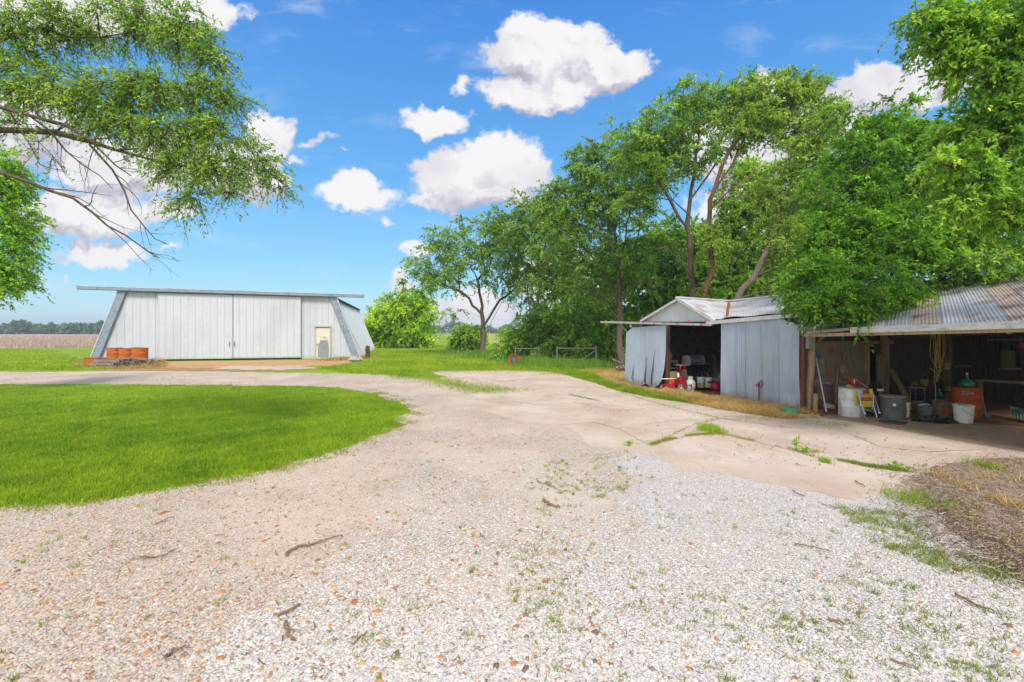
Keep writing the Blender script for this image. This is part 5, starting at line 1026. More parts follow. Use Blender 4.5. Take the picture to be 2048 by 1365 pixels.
# pressure washer / cart
t = thing('pressure_washer', 'red wheeled pressure washer with looped handle at the barn door', 'pressure washer', atd(1361, 14.2), rz=.3)
def wheel(t, x, y, R, nm='wheel'):
    m = MB(); m.tube([(x + R*.85*math.cos(a), y, R + R*.85*math.sin(a)) for a in [6.2832*i/20 for i in range(21)]], R*.16, 8, False); w = m.build(nm, M('pale_tyre', '#6f6d6a', rough=.7), t)
    m = MB()
    for k in range(5): a = k*1.2566; m.tube([(x,y,R),(x+R*.75*math.cos(a), y, R+R*.75*math.sin(a))], R*.09, 5)
    m.lathe([(.001,0)],4) if False else None; m.tube([(x,y-.02,R),(x,y+.02,R)], R*.22, 8); m.build('rim', M('white_rim', '#c5c4c0', '#d2d1cd'), w); return w
wheel(t, -.14, -.2, .12); wheel(t, .16, -.2, .11); m = MB()
m.tube([(-.22,-.1,.12),(.2,-.1,.12),(.2,.12,.12),(-.22,.12,.12),(-.22,-.1,.12)], .018, 6); m.tube([(-.16,-.1,.12),(-.02,-.08,.38),(.12,-.02,.62)], .018, 6); m.tube([(.2,-.1,.12),(.06,-.1,.4),(-.02,-.1,.58)], .018, 6); m.build('frame', RED, t)
m = MB(); m.tube([(.12,-.02,.55),(-.04,-.04,.62),(-.05,-.05,.74),(.03,-.05,.80),(.13,-.04,.78),(.15,-.02,.66)], .026, 7); m.build('handle', RED, t)
m = MB(); m.box((.0,0,.28), (.24,.22,.18)); m.lathe([(.1,.0),(.1,.06),(.06,.09)], 14, c=(.0,0,.37)); m.build('engine', RED, t); m = MB(); m.box((.12,.02,.5), (.16,.16,.2)); m.box((.14,0,.62),(.1,.1,.1)); m.build('motor_cover', CH, t)
m = MB(); m.lathe([(.035,.0),(.04,.03),(.03,.1),(.01,.14)], 10, c=(-.13,-.06,.44)); m.build('cap', WHITE_PL, t)
# mower
t = thing('lawn_mower', 'low rusty red mower deck left of the pressure washer', 'mower', atd(1343, 14.5)); m = MB(); m.lathe([(.26,.06),(.27,.16),(.18,.2),(.05,.21)], 20, sq=(1,.8)); m.build('deck', RED, t); m = MB(); m.box((0,0,.25),(.2,.18,.1)); m.lathe([(.08,0),(.08,.05)],12,c=(0,0,.3)); m.build('engine', ORG, t)
for x, y in ((-.24,-.2),(.24,-.2),(-.24,.2),(.24,.2)): wheel(t, x, y, .07)
m = MB(); m.tube([(-.3,.05,.34),(.05,.0,.35),(.34,.0,.35)], .012, 5); m.build('handle', ALU, t)
# propane cylinder
t = thing('propane_cylinder', 'white propane cylinder with handle collar beside the pressure washer', 'propane cylinder', atd(1380.5, 14.25)); m = MB(); m.lathe([(.11,.03),(.14,.07),(.148,.12),(.148,.27),(.12,.33),(.05,.355)], 24); m.build('tank', WHITE_PL, t)
m = MB(); m.lathe([(.125,0),(.12,.05)], 20, cap=False); m.lathe([(.13,0),(.13,.03)], 20, cap=True); m.build('foot_ring', WHITE_PL, t); m = MB(); 
for a0 in (.3, 3.44): m.add([(.085*math.cos(a0+i*.25), .085*math.sin(a0+i*.25), z) for i in range(9) for z in (.33,.45)], [(2*i,2*i+2,2*i+3,2*i+1) for i in range(8)])
m.build('collar', WHITE_PL, t); m = MB(); m.tube([(0,0,.35),(0,0,.41)], .025, 8); m.build('valve', M('brass', '#9a7a3a', metal=.7, rough=.4), t)
for nm, x, z, w, h, mm in (('warning_label', -.02, .18, .05, .10, GREYM), ('yellow_label', .09, .2, .05, .12, YEL)): m = MB(); y = -math.sqrt(.15**2 - x*x) - .001; m.prism([(x-w/2,y,z-h/2),(x+w/2,y,z-h/2),(x+w/2,y,z+h/2),(x-w/2,y,z+h/2)], (0,-.003,0)); m.build(nm, mm, t)
g_ = 'white buckets in the barn doorway'
bucket('white bucket with yellow and black print next to the propane cylinder', 1402, 775, 16, 20, WHITE_PL, 'open', [(200,255,.02,.35,YEL,'yellow_print'),(200,240,.3,.42,BLK,'black_print'),(285,305,.2,.6,GREYM,'grey_print')], d=14.5, group=g_)
bucket('white bucket with a dark green stripe and yellow band beside the red fuel can', 1417, 775, 15, 19, WHITE_PL, 'open', [(215,330,.05,.30,YEL,'yellow_band'),(225,330,.46,.66,DGR,'green_stripe')], d=14.45, group=g_)
t = thing('fuel_can', 'rounded pinkish red plastic fuel can on the barn floor', 'fuel can', atd(1432, 14.3)); RP = M('pink_red_plastic', '#b01f3c', '#c42a48', rough=.4); m = MB(); m.lathe([(.09,0),(.13,.04),(.14,.12),(.12,.21),(.07,.26),(.04,.265)], 20); m.build('body', RP, t); m = MB(); m.tube([(.02,0,.25),(.1,0,.28),(.15,0,.2),(.14,0,.1)], .018, 7); m.build('handle', RP, t); m = MB(); m.tube([(.15,0,.08),(.2,0,.14),(.22,0,.22)], .015, 6); m.build('spout', YEL, t)
# chair with tan seat
t = thing('wooden_chair', 'old wooden chair frame with a tan seat behind the mower', 'chair', atd(1347, 15.2)); 
for x, y, h in ((-.2,-.2,.45),(.2,-.2,.45),(-.2,.2,.86),(.2,.2,.86)): m = MB(); m.beam((x,y,0),(x,y,h), .04,.04); m.build('leg', PALEWOOD, t)
m = MB(); m.beam((-.22,.2,.84),(.22,.2,.84),.03,.09); m.beam((-.2,.2,.62),(.2,.2,.62),.03,.05); m.build('backrest', PALEWOOD, t); m = MB(); m.box((0,0,.46),(.46,.44,.04)); m.build('seat', M('tan_seat', '#a88f6c', '#b89e7a'), t)
t = thing('round_lid', 'rounded tan board leaning on the chair in the barn', 'board', atd(1348.5, 14.75)); m = MB(); m.prism([(.19*math.cos(a)*1.1, 0, .42 + .15*math.sin(a)) for a in [6.283*i/14 for i in range(14)]], (0,.02,0)); m.beam((0,.02,.0),(0,.02,.3),.03,.03); m.build('board', M('tan_seat', '#a88f6c'), t)
t = thing('shovel', 'upright shovel with a pinkish pointed blade inside the barn door', 'shovel', atd(1341.5, 15.2)); m = MB(); m.tube([(0,0,0),(0,0,.92)], .014, 6); m.build('handle', OLDWOOD, t); m = MB(); m.prism([(0,0,.88),(.07,0,1.0),(.06,0,1.1),(0,0,1.18),(-.06,0,1.1),(-.07,0,1.0)], (0,.012,0)); m.build('blade', M('pink_rust', '#9a6f66', '#a87c72'), t)
t = thing('stick_heap', 'heap of dry sticks and poles behind the buckets in the barn', 'sticks', atd(1424, 15.0)); m = MB()
for i in range(60): a = Vector((r.gauss(0,.30), r.gauss(0,.25), r.uniform(0,.25))); d_ = Vector((r.gauss(0,1), r.gauss(0,.5), r.uniform(0,1.1))).normalized() * r.uniform(.4,.9); m.tube([a, a+d_*.5+Vector((0,0,.02)), a+d_], [.014,.012,.006], 4, False)
m.build('sticks', M('dry_stick', '#79685a', '#8f7c6b'), t)
t = thing('leaning_board', 'mossy board leaning against the rear inside the barn', 'board', atd(1436, 15.3)); m = MB(); m.beam(P(1436,752,15.2), P(1427,709,15.6), .14,.03, up=(.3,-1,0)); m.build('board', GREEN_DR, t, off=t.location)
t = thing('stone_heap', 'grey bags and stones heaped beside the right barn panel', 'bags', atd(1444, 14.6)); m = MB()
for i in range(6): m.lathe([(.02,.16),(.12,.15),(.18,.08),(.16,0)], 10, c=(r.gauss(0,.1), r.gauss(0,.15), .12*i*.6), sq=(1.1,.9))
m.build('bags', GREYM, t)
t = thing('junk_box', 'dark crate of odds and ends under the barbecue shelf', 'crate', atd(1411, 15.4)); m = MB(); m.box((0,0,.22),(.5,.4,.44)); m.box((.1,0,.52),(.3,.3,.14)); m.build('crate', M('dark_crate', '#3c3833', '#4a453f'), t); m = MB(); [m.box((r.uniform(-.2,.2), r.uniform(-.1,.1), .5+r.uniform(0,.1)), (.08,.06,.05)) for i in range(8)]; m.build('contents', GREYM, t)
# --- yard hydrant, bowl
t = thing('yard_hydrant', 'thin yard hydrant with a red lever head before the right barn panel', 'hydrant', stand(1518, 811)); m = MB(); m.tube([(0,0,0),(0,0,.48)], .016, 8); m.build('pipe', M('dark_pipe', '#5a4a48', rough=.7), t); RR = M('rusty_red', '#8d3a34', '#a04840', rough=.7)
m = MB(); m.tube([(-.0,0,.46),(0,0,.58)], .028, 8); m.tube([(0,0,.52),(-.06,0,.53),(-.07,0,.48)], .018, 6); m.build('head', RR, t); m = MB(); m.tube([(.0,0,.60),(.05,0,.63),(.09,0,.58),(.085,0,.5),(.04,0,.46)], .012, 6); m.build('lever', RR, t)
t = thing('feed_bowl', 'shallow turquoise green rubber bowl on the straw by the barn', 'bowl', stand(1580, 829)); m = MB(); m.lathe([(.14,0),(.155,.02),(.165,.11),(.158,.12),(.145,.11),(.135,.03),(.001,.025)], 28, cap=False); m.build('bowl', M('turquoise', '#2f9472', '#3aa883', rough=.6), t)
# --- by the first shed post
t = thing('electrical_box', 'grey metal electrical box on the first shed post', 'electrical box', tuple(P(1612, 698, 10.6))); m = MB(); w = 14/F*10.6; h = 26/F*10.6; m.box((w/2, -.03, h/2), (w, .10, h)); m.build('case', M('box_grey', '#8b9188', '#9aa097', '#767c74', rough=.5, scale=6), t); m = MB(); m.box((w/2, -.085, h/2), (w*.9,.012,h*.92)); m.build('door', M('box_grey2', '#959b92', '#858b83', rough=.5, scale=6), t); m = MB(); m.tube([(w*.5,-.03,h),(w*.5,-.03,h+.2)], .012, 6); m.build('conduit', GREYM, t)
t = thing('hollow_log', 'short upright hollow log beside the first shed post', 'log', stand(1631, 826)); m = MB(); m.lathe([(.055,0),(.05,.2),(.052,.43),(.044,.445),(.03,.43),(.028,.3)], 14, cap=False); m.build('log', M('log_tan', '#9a7d60', '#ac8e70', '#7f664e', scale=6, stretch=(4,4,.7)), t)
t = thing('post_stub', 'thin brown board between the hollow log and the first post', 'board', stand(1634, 823)); m = MB(); m.beam((0,.05,0),(.02,.09,1.05),.05,.025, up=(0,1,0)); m.build('board', BARK_R, t)
t = thing('float_pole', 'long white pole with a blue brush head leaning on the plank wall', 'brush', stand(1653, 826)); m = MB(); a = P(1653, 824, 10.4); b = P(1632, 716, 10.8); m.tube([a, b], .017, 8); m.build('handle', M('pale_blue_tube', '#a5b3bb', '#b6c2c9', rough=.4), t, off=t.location)
m = MB(); c = P(1632.5, 711, 10.8); m.box(c, (.12,.05,.10), Matrix.Rotation(.25,3,'Y')); m.box(c + Vector((-.03,0,.07)), (.05,.05,.07)); m.box(c + Vector((.06,-.01,-.03)), (.05,.05,.05)); m.build('head', M('blue_plastic', '#1f4fa0', '#2a5fb5', rough=.45), t, off=t.location)
def pole(label, x0, y0, x1, y1, d, rr_, mat, name='garden_tool', cat='tool', d2=None, extra=None):
    a = P(x0, y0, d); b = P(x1, y1, d2 or d + .15); t = thing(name, label, cat, (a.x, a.y, max(a.z, 0))); m = MB(); m.tube([a, a.lerp(b,.5) + Vector((.005,0,0)), b], [rr_, rr_*.95, rr_*.85], 8); m.build('handle', mat, t, off=t.location)
    if extra: extra(t, a, b)
    return t
pole('grey wooden tool handle standing left of the white drum', 1671, 811, 1676, 731, 10.9, .018, OLDWOOD)
pole('pale wooden stake standing against the left side of the white drum', 1678, 829, 1684, 774, 10.05, .022, PALEWOOD, 'stake', 'stake')
pole('short slanted stick between the brush pole and the hollow log', 1643, 800, 1633, 764, 10.9, .016, PALEWOOD, 'stick', 'stick')
def hook(t, a, b): m = MB(); m.tube([b + Vector((0,-.02,0)), b + Vector((.05,-.02,.10)), b + Vector((.02,-.02,.2)), b + Vector((-.04,-.02,.13))], .009, 5); m.build('hook', RUST, t, off=t.location)
pole('old tool with an orange-red grip hanging on the plank wall', 1657, 752, 1657, 731, 10.95, .028, ORG, 'hanging_tool', 'tool', extra=hook)
def tines(t, a, b):
    m = MB(); [m.tube([a, a + Vector((dx, -.02, -.07)), a + Vector((dx*1.1, -.02, -.14))], .007, 4) for dx in (-.05,0,.05)]; m.build('tines', RUST, t, off=t.location)
pole('rusty garden fork hung left of the grey tool handle', 1663, 802, 1664, 766, 10.9, .012, BARK_R, extra=tines)
t = thing('metal_flashing', 'bent pale metal piece hanging tilted on the plank wall', 'sheet metal', tuple(P(1685, 740, 10.95))); m = MB(); m.prism([P(1680,736,10.95)-t.location, P(1686,731,10.95)-t.location, P(1691,742,10.95)-t.location, P(1684,748,10.95)-t.location], (0,.015,0)); m.build('sheet', M('pale_tin', '#8a8470', '#9b957f', metal=.2), t); m = MB(); m.tube([P(1686,730,10.94)-t.location, P(1692,743,10.94)-t.location], .008, 5); m.build('edge', ALU, t)
t = thing('hub_cap', 'dull round metal lamp shade hanging low on the plank wall', 'shade', tuple(P(1655, 766, 10.9))); m = MB(); m.lathe([(.09,-.02),(.08,.02),(.03,.05),(.015,.06)], 14); m.build('shade', M('pale_tin', '#8a8470'), t)
t = thing('scrap_heap', 'low pile of rusty scrap and sticks at the plank wall foot', 'scrap', stand(1655, 826)); m = MB()
for i in range(34): a = Vector((r.gauss(0,.22), r.gauss(0,.13), r.uniform(0,.06))); d_ = Vector((r.gauss(0,1), r.gauss(0,.5), r.gauss(.1,.25))).normalized()*r.uniform(.1,.35); m.tube([a, a+d_], [.012,.008], 4)
m.build('scrap', RUST, t); m = MB(); m.box((.07,.12,.14),(.12,.06,.1)); m.box((.18,.1,.12),(.08,.06,.08)); m.build('white_lumps', WHITE_PL, t)
# --- white drum and what stands on it
t = thing('white_drum', 'tall white plastic drum with black top edge beside the folded chair', 'drum', stand(1702.5, 833)); d_ = Dp(833); R = 43/F*d_/2; H = 57/F*d_
m = MB(); m.lathe([(R*.93,0),(R,.03),(R*1.0,H*.36),(R*1.015,H*.37),(R*1.0,H*.39),(R*1.0,H*.66),(R*1.015,H*.67),(R*.99,H*.7),(R*.97,H*.95),(R*.93,H)], 36); m.build('body', M('white_drum_plastic', '#d2d1cc', '#dddcd8', '#c0beb4', rough=.4, scale=2, dirt='#a59a7d', dirt_scale=3), t)
m = MB(); m.lathe([(R*.94,H*.985),(R*1.0,H*.99),(R*1.0,H*1.02),(R*.9,H*1.025)], 36); m.build('lid', M('lid_grey', '#8f8a82', '#a39d94'), t); top = t.location.z + H*1.025; dt = (t.location.x, t.location.y)
t = thing('red_jack', 'small red jack standing on the white drum lid', 'jack', (P(1706,HY,d_).x, d_ - .02, top)); m = MB(); m.box((0,0,.02),(.09,.07,.04)); m.box((0,0,.12),(.065,.05,.14)); m.box((0,0,.065),(.05,.04,.05)); m.build('body', M('bright_red', '#c2342e', '#ae2a26', rough=.5), t); m = MB(); m.box((-.005,-.027,.13),(.02,.004,.08)); m.build('slot', WHITE_PL, t)
a = Vector((.03,-.02,.17)); m = MB(); m.tube([a, P(1738,777,d_-.25) - t.location], .007, 6); m.build('rod', M('pink_rod', '#c2707a'), t)
t = thing('tan_cloth', 'crumpled tan glove lying on the white drum lid', 'glove', (P(1694,HY,d_).x, d_ - .06, top)); m = MB(); m.lathe([(.055,0),(.06,.03),(.04,.055),(.01,.065)], 12, sq=(1.1,.7)); [m.tube([(-.03+.02*k,-.03,.02),(-.06+.035*k,-.08,.012)], .012, 6) for k in range(4)]; m.build('glove', M('tan_leather', '#a58a62', '#b89c74', scale=12), t)
# generator on a grey box
t = thing('grey_crate', 'grey plastic crate standing behind the folded chair', 'crate', atd(1748, 10.6)); m = MB(); m.prism([(-.16,-.13,0),(.16,-.13,0),(.18,-.15,.36),(-.18,-.15,.36)], (0,.28,0)); m.build('crate', M('grey_crate_p', '#8d918f', '#9fa3a1', rough=.6), t); m = MB(); m.box((0,0,.37),(.38,.34,.03)); m.build('rim', M('grey_crate_p', '#8d918f'), t)
t = thing('small_engine', 'small black engine with a white label on the grey crate', 'engine', atd(1751, 10.6, .385+.0)); m = MB(); m.box((0,0,.10),(.26,.2,.2)); m.box((0,0,.22),(.2,.16,.05)); m.build('body', BLACK_PL, t); m = MB(); m.box((.03,-.103,.15),(.15,.004,.05)); m.build('label', WHITE_PL, t); m = MB(); m.tube([(.02,-.1,.07),(.02,-.125,.07)], .045, 14); m.build('recoil_cover', CH, t); m = MB(); m.tube([(-.12,0,.2),(-.12,0,.3),(.1,0,.3),(.1,0,.22)], .012, 6); m.build('handle', DGR, t)
# folded lawn chair: aluminium tubes with yellow and orange webbing
t = thing('folding_chair', 'folded aluminium lawn chair with yellow and orange webbing at the drum', 'lawn chair', stand(1738, 838)); O_ = t.location; D1 = Dp(838)
def Q(px, py, dd=0): return P(px, py, D1 + dd)
m = MB(); m.tube([Q(1714,786,.05), Q(1719,808,.02), Q(1729,834,0), Q(1734,838,0), Q(1750,838,0), Q(1754,834,0), Q(1748,816,.05), Q(1744,800,.1)], .0125, 8); m.build('leg_frame', ALU, t, off=O_)
m = MB(); m.tube([Q(1715,785,0), Q(1722,806,-.1), Q(1730,828,-.22)], .0115, 8); m.tube([Q(1746,785,.2), Q(1753,806,.08), Q(1759,826,-.02)], .0115, 8); m.build('leg_frame', ALU, t, off=O_)
m = MB(); m.tube([Q(1730,820,.12), Q(1742,821,.12), Q(1746,816,.12)], .011, 8); m.build('crossbar', ALU, t, off=O_)
m = MB(); m.tube([Q(1721,812,-.04), Q(1720,792,-.02), Q(1723,789,-.02), Q(1744,789,0), Q(1747,792,0), Q(1746,815,-.02)], .0125, 8); m.build('seat_frame', ALU, t, off=O_)
m = MB(); m.tube([Q(1711,810,.03), Q(1711,782,.03), Q(1714,779,.03)], .013, 8); m.tube([Q(1711,780,.03), Q(1742,779,.12), Q(1744,800,.12)], .012, 8); m.build('back_frame', ALU, t, off=O_)
YW = M('yellow_webbing', '#cdb512', '#dcc51e', rough=.7, scale=14); OW = M('orange_webbing', '#b2521d', '#c4612a', rough=.7, scale=14)
def web(ya, yb, x0, x1, dd, mm, nm='webbing'):
    m = MB(); m.prism([Q(x0, yb, dd), Q(x1, yb, dd + .03), Q(x1, ya, dd + .03), Q(x0, ya, dd)], (0, .006, 0)); m.build(nm, mm, t, off=O_)
for i, c in enumerate((YW, OW, OW, YW, YW, YW)): web(791 + i*4.0, 794.4 + i*4.0, 1721, 1746, -.03, c)
for i, c in enumerate((OW, OW, OW, YW)): web(780.2 + i*2.7, 782.3 + i*2.7, 1712, 1741, .06, c, 'back_webbing')
for k in range(5): web(780, 812 - k, 1711 + k*2.0, 1712.6 + k*2.0, .02, YW, 'back_webbing') if k < 2 else None
m = MB(); m.prism([Q(1740,779,0),Q(1745,778,0),Q(1746,788,0),Q(1741,788,0)], (0,.03,0)); m.build('armrest', YW, t, off=O_); m = MB(); m.prism([Q(1710,780,-.02),Q(1713.5,780,-.02),Q(1714.5,812,-.02),Q(1711,808,-.02)], (0,.02,0)); m.build('armrest', YW, t, off=O_)
for p_ in (Q(1730,828,-.22), Q(1759,826,-.02)): m = MB(); m.tube([p_ + Vector((0,0,.02)), p_ - Vector((0,0,.014))], .018, 8); m.build('foot_cap', WHITE_PL, t, off=O_)
# coiled red hose
t = thing('coiled_hose', 'dark red coiled air hose hanging beside the green drum', 'hose', atd(1762, 10.1)); m = MB()
for k in range(7): rx = .07 + .006*k; m.tube([(rx*math.cos(a) + .01*k - .03, -.02*k*.5, .28 + .20*math.sin(a) + .008*k) for a in [6.283*i/22 for i in range(23)]], .008, 6)
m.tube([(.0,0,.48),(.08,0,.54),(.18,.05,.60)], .008, 6); m.build('hose', M('dark_red_hose', '#7c2a2a', '#8f3533', rough=.6), t)
# green metal drum with pale lid
t = thing('green_drum', 'dark grey-green metal drum with a pale wooden lid', 'drum', stand(1785, 838)); d_ = Dp(838); R = 41/F*d_/2; H = 46/F*d_; m = MB(); m.lathe([(R*.98,0),(R,.02),(R*1.0,H*.92),(R*1.02,H*.94),(R*1.02,H*.97),(R*.97,H*.97)], 36); m.build('body', GREEN_DR, t); m = MB(); m.lathe([(R*1.03,H*.975),(R*1.03,H*1.01),(R*.3,H*1.015)], 36); m.build('lid', M('pale_lid', '#8b8768', '#9a9677', scale=7), t); m = MB(); m.lathe([(.03,0),(.03,.004)], 12, c=(0,0,0)); o = m.build('sticker', WHITE_PL, t); a_ = math.radians(238); o.rotation_euler = (math.pi/2, 0, a_ - math.pi/2 + math.pi); o.location = (R*1.01*math.cos(a_), R*1.01*math.sin(a_), H*.66)
bucket('slim white bucket with a yellow side stripe right of the green drum', 1811.5, 837, 14, 30, WHITE_PL, 'lid', [(275,325,.06,.86,YEL,'yellow_stripe'),(225,245,.25,.34,BLK,'black_print'),(225,245,.42,.50,BLK,'black_print'),(225,245,.60,.68,BLK,'black_print')])
t = thing('leaning_plank', 'long mossy plank leaning back behind the slim white bucket', 'plank', stand(1830, 825)); m = MB(); m.beam(P(1829, 822, 10.3), P(1781, 738, 11.4), .15, .04, up=(.2,-1,.3)); m.build('plank', M('mossy_plank', '#7a6240', '#8b7345', '#5f5436', rough=.9, scale=3, stretch=(1,1,1)), t, off=t.location)
t = thing('washtub', 'grey-green metal washtub with a flared rim on the shed floor', 'tub', stand(1850.5, 833)); d_ = Dp(833); R = 29/F*d_/2; H = 22/F*d_; m = MB(); m.lathe([(R*.84,0),(R*.86,.01),(R*.99,H*.93),(R*1.06,H*.96),(R*1.05,H),(R*.96,H),(R*.82,H*.2),(.001,H*.15)], 30, cap=False); m.build('tub', M('tub_grey', '#6f7466', '#81867a', '#5c6155', rough=.5, metal=.2, scale=5), t)
m = MB(); m.tube([(-R*.9,0,H*.98),(0,-.02,H*1.12),(R*.7,0,H*.99)], .02, 6); m.build('rag', WHITE_PL, t)
RB = M('rusty_label_bucket', '#5f5043', '#75655a', '#4b3d33', rough=.8, scale=8)
bucket('dirty brown paint bucket with a peeling orange label', 1884, 836, 32, 32, RB, 'open', [(225,285,.22,.70,M('orange_label', '#96602c', '#7c5230', '#5d4634', scale=14),'orange_label'),(285,310,.2,.6,M('dull_yellow_label', '#7a7030', '#5c5430', scale=12),'yellow_label')])
bucket('dirty white plastic bucket with wire bail nearest the yard', 1927, 847, 33, 35, M('dirty_white_plastic', '#cfd1c6', '#d8dad1', '#b6b89f', rough=.5, scale=3, dirt='#8f8c5e', dirt_scale=4), 'open', content=WHITE_PL)
t = thing('cloth_rag', 'light grey rag stuffed in the dirty white bucket', 'rag', atd(1924, Dp(847), ZF + 33/F*Dp(847))); m = MB(); m.lathe([(.09,-.03),(.085,.02),(.05,.045),(.01,.05)], 12, sq=(1.1,.8)); m.build('rag', M('grey_rag', '#8a9094', '#9aa0a4', scale=9), t)
# orange drum + green carboy
t = thing('orange_drum', 'battered orange steel drum under the green carboy', 'drum', stand(1934, 833)); d_ = Dp(833); R = 44/F*d_/2; H = 58/F*d_
OD = M('battered_orange', '#a8431a', '#bd5c22', '#8a6a2a', rough=.7, scale=2.5, dirt='#6f4a24', dirt_scale=5); pr = [(R*.97,0),(R,.02),(R,H*.32),(R*1.03,H*.34),(R,H*.36),(R,H*.66),(R*1.03,H*.68),(R,H*.7),(R,H*.97),(R*1.03,H*.985),(R*1.02,H),(R*.95,H*.985)]; m = MB(); m.lathe(pr, 36); m.build('body', OD, t)
def wrap(t, R, z0, z1, a0, a1, mm, nm):
    vs = [(R*math.cos(math.radians(a0+(a1-a0)*i/10)), R*math.sin(math.radians(a0+(a1-a0)*i/10)), z) for i in range(11) for z in (z0,z1)]; m = MB(); m.add(vs, [(2*i,2*i+2,2*i+3,2*i+1) for i in range(10)], True); m.build(nm, mm, t)
wrap(t, R*1.006, H*.78, H*.90, 205, 232, M('faded_blue_print', '#6f6f8a', '#a58a88', scale=16), 'faded_print'); wrap(t, R*1.006, H*.80, H*.88, 235, 252, M('faded_pink', '#c7897a', '#b2604a', scale=14), 'faded_print')
t2 = thing('carboy', 'dusty green glass carboy standing on the orange drum', 'carboy', (t.location.x, t.location.y, ZF + H)); m = MB(); m.lathe([(.13,0),(.14,.03),(.14,.07),(.10,.13),(.04,.17),(.025,.2),(.025,.26),(.03,.265),(.02,.27)], 24); m.build('glass', M('green_glass', '#2e6a52', '#3f7c62', rough=.2, scale=5, spec=.6), t2); m = MB(); m.lathe([(.02,.27),(.018,.30)], 10); m.build('stopper', WHITE_PL, t2)
# black plastic bag
t = thing('plastic_bag', 'crumpled shiny black plastic bag on the ground before the buckets', 'plastic bag', stand(1877, 845)); nu, nv = 44, 22; vs = []; rr3 = np.random.default_rng(2); bump_ = rr3.uniform(-1, 1, (60, 3))
def crum(a, b): return sum(abs(math.sin(a * (3 + 5*abs(q[0])) + b * (2 + 7*abs(q[1])) + q[2]*6)) for q in bump_[:7]) / 7
for j in range(nv + 1):
    for i in range(nu): 
        a = 6.283*i/nu; v_ = j/nv; rr_ = max(0, math.cos(v_*1.5708))**.6; w_ = crum(a, v_*3) ; L = .46*(1+.12*math.sin(a*3)) ; vs.append((L*rr_*math.cos(a)*(.85+.25*w_), .20*rr_*math.sin(a)*(.8+.4*w_), .005 + (.04 + .20*w_*(.65 - .35*math.cos(a)))*math.sin(v_*1.5708)*.75))
m = MB(); m.add(vs, [(j*nu+i, j*nu+(i+1)%nu, (j+1)*nu+(i+1)%nu, (j+1)*nu+i) for j in range(nv) for i in range(nu)]); m.build('bag', M('bag_black', '#141519', '#1c1d22', rough=.22, spec=.7, scale=9, bump=.02), t); m = MB(); m.lathe([(.04,0),(.03,.02),(.05,.05),(.045,.055)], 8, c=(.40,-.04,.02), sq=(1.3,.8)); m.build('knot', MATS['bag_black'], t)
# sledge hammer and other shed things
t = thing('sledgehammer', 'long-handled sledgehammer standing head down beside the orange drum', 'sledgehammer', stand(1972, 834)); D2 = Dp(834); m = MB(); m.tube([P(1971, 830, D2), P(1966, 802, D2 + .1), P(1962, 770, D2 + .2)], [.018,.016,.017], 8); m.build('handle', M('pale_handle', '#8a8663', '#9a9673'), t, off=t.location); m = MB(); m.beam(P(1968, 831, D2 - .05), P(1982, 831, D2 - .05), .055, .055); m.build('head', GREYM, t, off=t.location)
t = thing('sheet_metal', 'pale green corrugated sheet piece lying at the right picture edge', 'sheet metal', stand(2036, 838)); o_ = t.location; a_, b_, c_, d__ = P(2022, 832, 9.6), P(2075, 850, 9.0), P(2075, 826, 9.3), P(2021, 813, 9.9); corr(a_, b_, c_, d__, .07, .012, 'sheet', M('pale_green_tin', '#76877a', '#87988b', metal=.2, rough=.5), t, o_, rows=2)
t = thing('hanging_rope', 'yellow rope hung in long loops from a shed roof beam', 'rope', tuple(P(1873, 666, 9.9))); RO = M('yellow_rope', '#a08e3a', '#b09d46', '#7d6f2e', rough=.8, scale=20); m = MB(); o_ = t.location
for k, (xa, xb, yb, sw) in enumerate(((1866,1882,752,0),(1868,1886,736,3),(1874,1880,744,-2),(1863,1878,732,-3),(1872,1877,764,1),(1870,1888,726,2))):
    pts = []
    for i in range(17):
        q = i/16; s_ = math.sin(q*math.pi); x = xa + (xb-xa)*q + sw*math.sin(q*9) + (5 if q > .5 else -3)*s_*.6; y = 668 + (yb-668)*min(1, s_**.75); pts.append(P(x + 1.5*math.sin(q*11+k), y, 9.9 + .04*math.sin(k*2+q*3)) - o_)
    m.tube(pts, .0055, 5)
m.tube([P(1870,752,9.9)-o_, P(1868,764,9.9)-o_, P(1871,770,9.9)-o_, P(1871,800,9.9)-o_], .006, 5); m.tube([P(1861,737,9.88)-o_, P(1871,745,9.88)-o_, P(1882,757,9.88)-o_], .0075, 5); m.build('rope', RO, t)
m = MB(); m.box((0,0,.02),(.10,.05,.05)); m.build('hook', GREYM, t)
def hung(nm, label, cat, px, py, d, build): t = thing(nm, label, cat, tuple(P(px, py, d))); build(t); return t
def bx_(mm, s): 
    def f(t): m = MB(); m.box((0,0,0), s); m.build('body', mm, t); m = MB(); m.tube([(0,0,s[2]/2),(0,0,s[2]/2+.12)], .006, 4); m.build('string', RO, t)
    return f
hung('bird_box', 'small mossy wooden box hanging right of the yellow rope', 'box', 1893, 733, 10.6, bx_(M('moss_green', '#6b6c38', '#7c7c44'), (.10,.08,.15)))
def basket(t): m = MB(); m.lathe([(.06,-.09),(.09,.06),(.085,.07)], 14); m.build('basket', M('dull_yellow', '#77703c', '#8a8248', scale=16), t); m = MB(); m.tube([(-.08,0,.06),(0,0,.25),(.08,0,.06)], .005, 4); m.build('handle', GREYM, t)
hung('hanging_basket', 'small dull yellow basket hanging at the shed rear', 'basket', 1849, 765, 11.2, basket)
def wheel_(t): m = MB(); m.tube([(.075*math.cos(a),0,.075*math.sin(a)) for a in [6.283*i/18 for i in range(19)]], .018, 6, False); m.tube([(0,-.02,0),(0,.02,0)], .03, 8); [m.tube([(0,0,0),(.07*math.cos(a),0,.07*math.sin(a))], .006, 4) for a in (0,1.26,2.5,3.8,5)]; m.build('pulley', M('tan_wheel', '#6d6148', '#7d7056'), t)
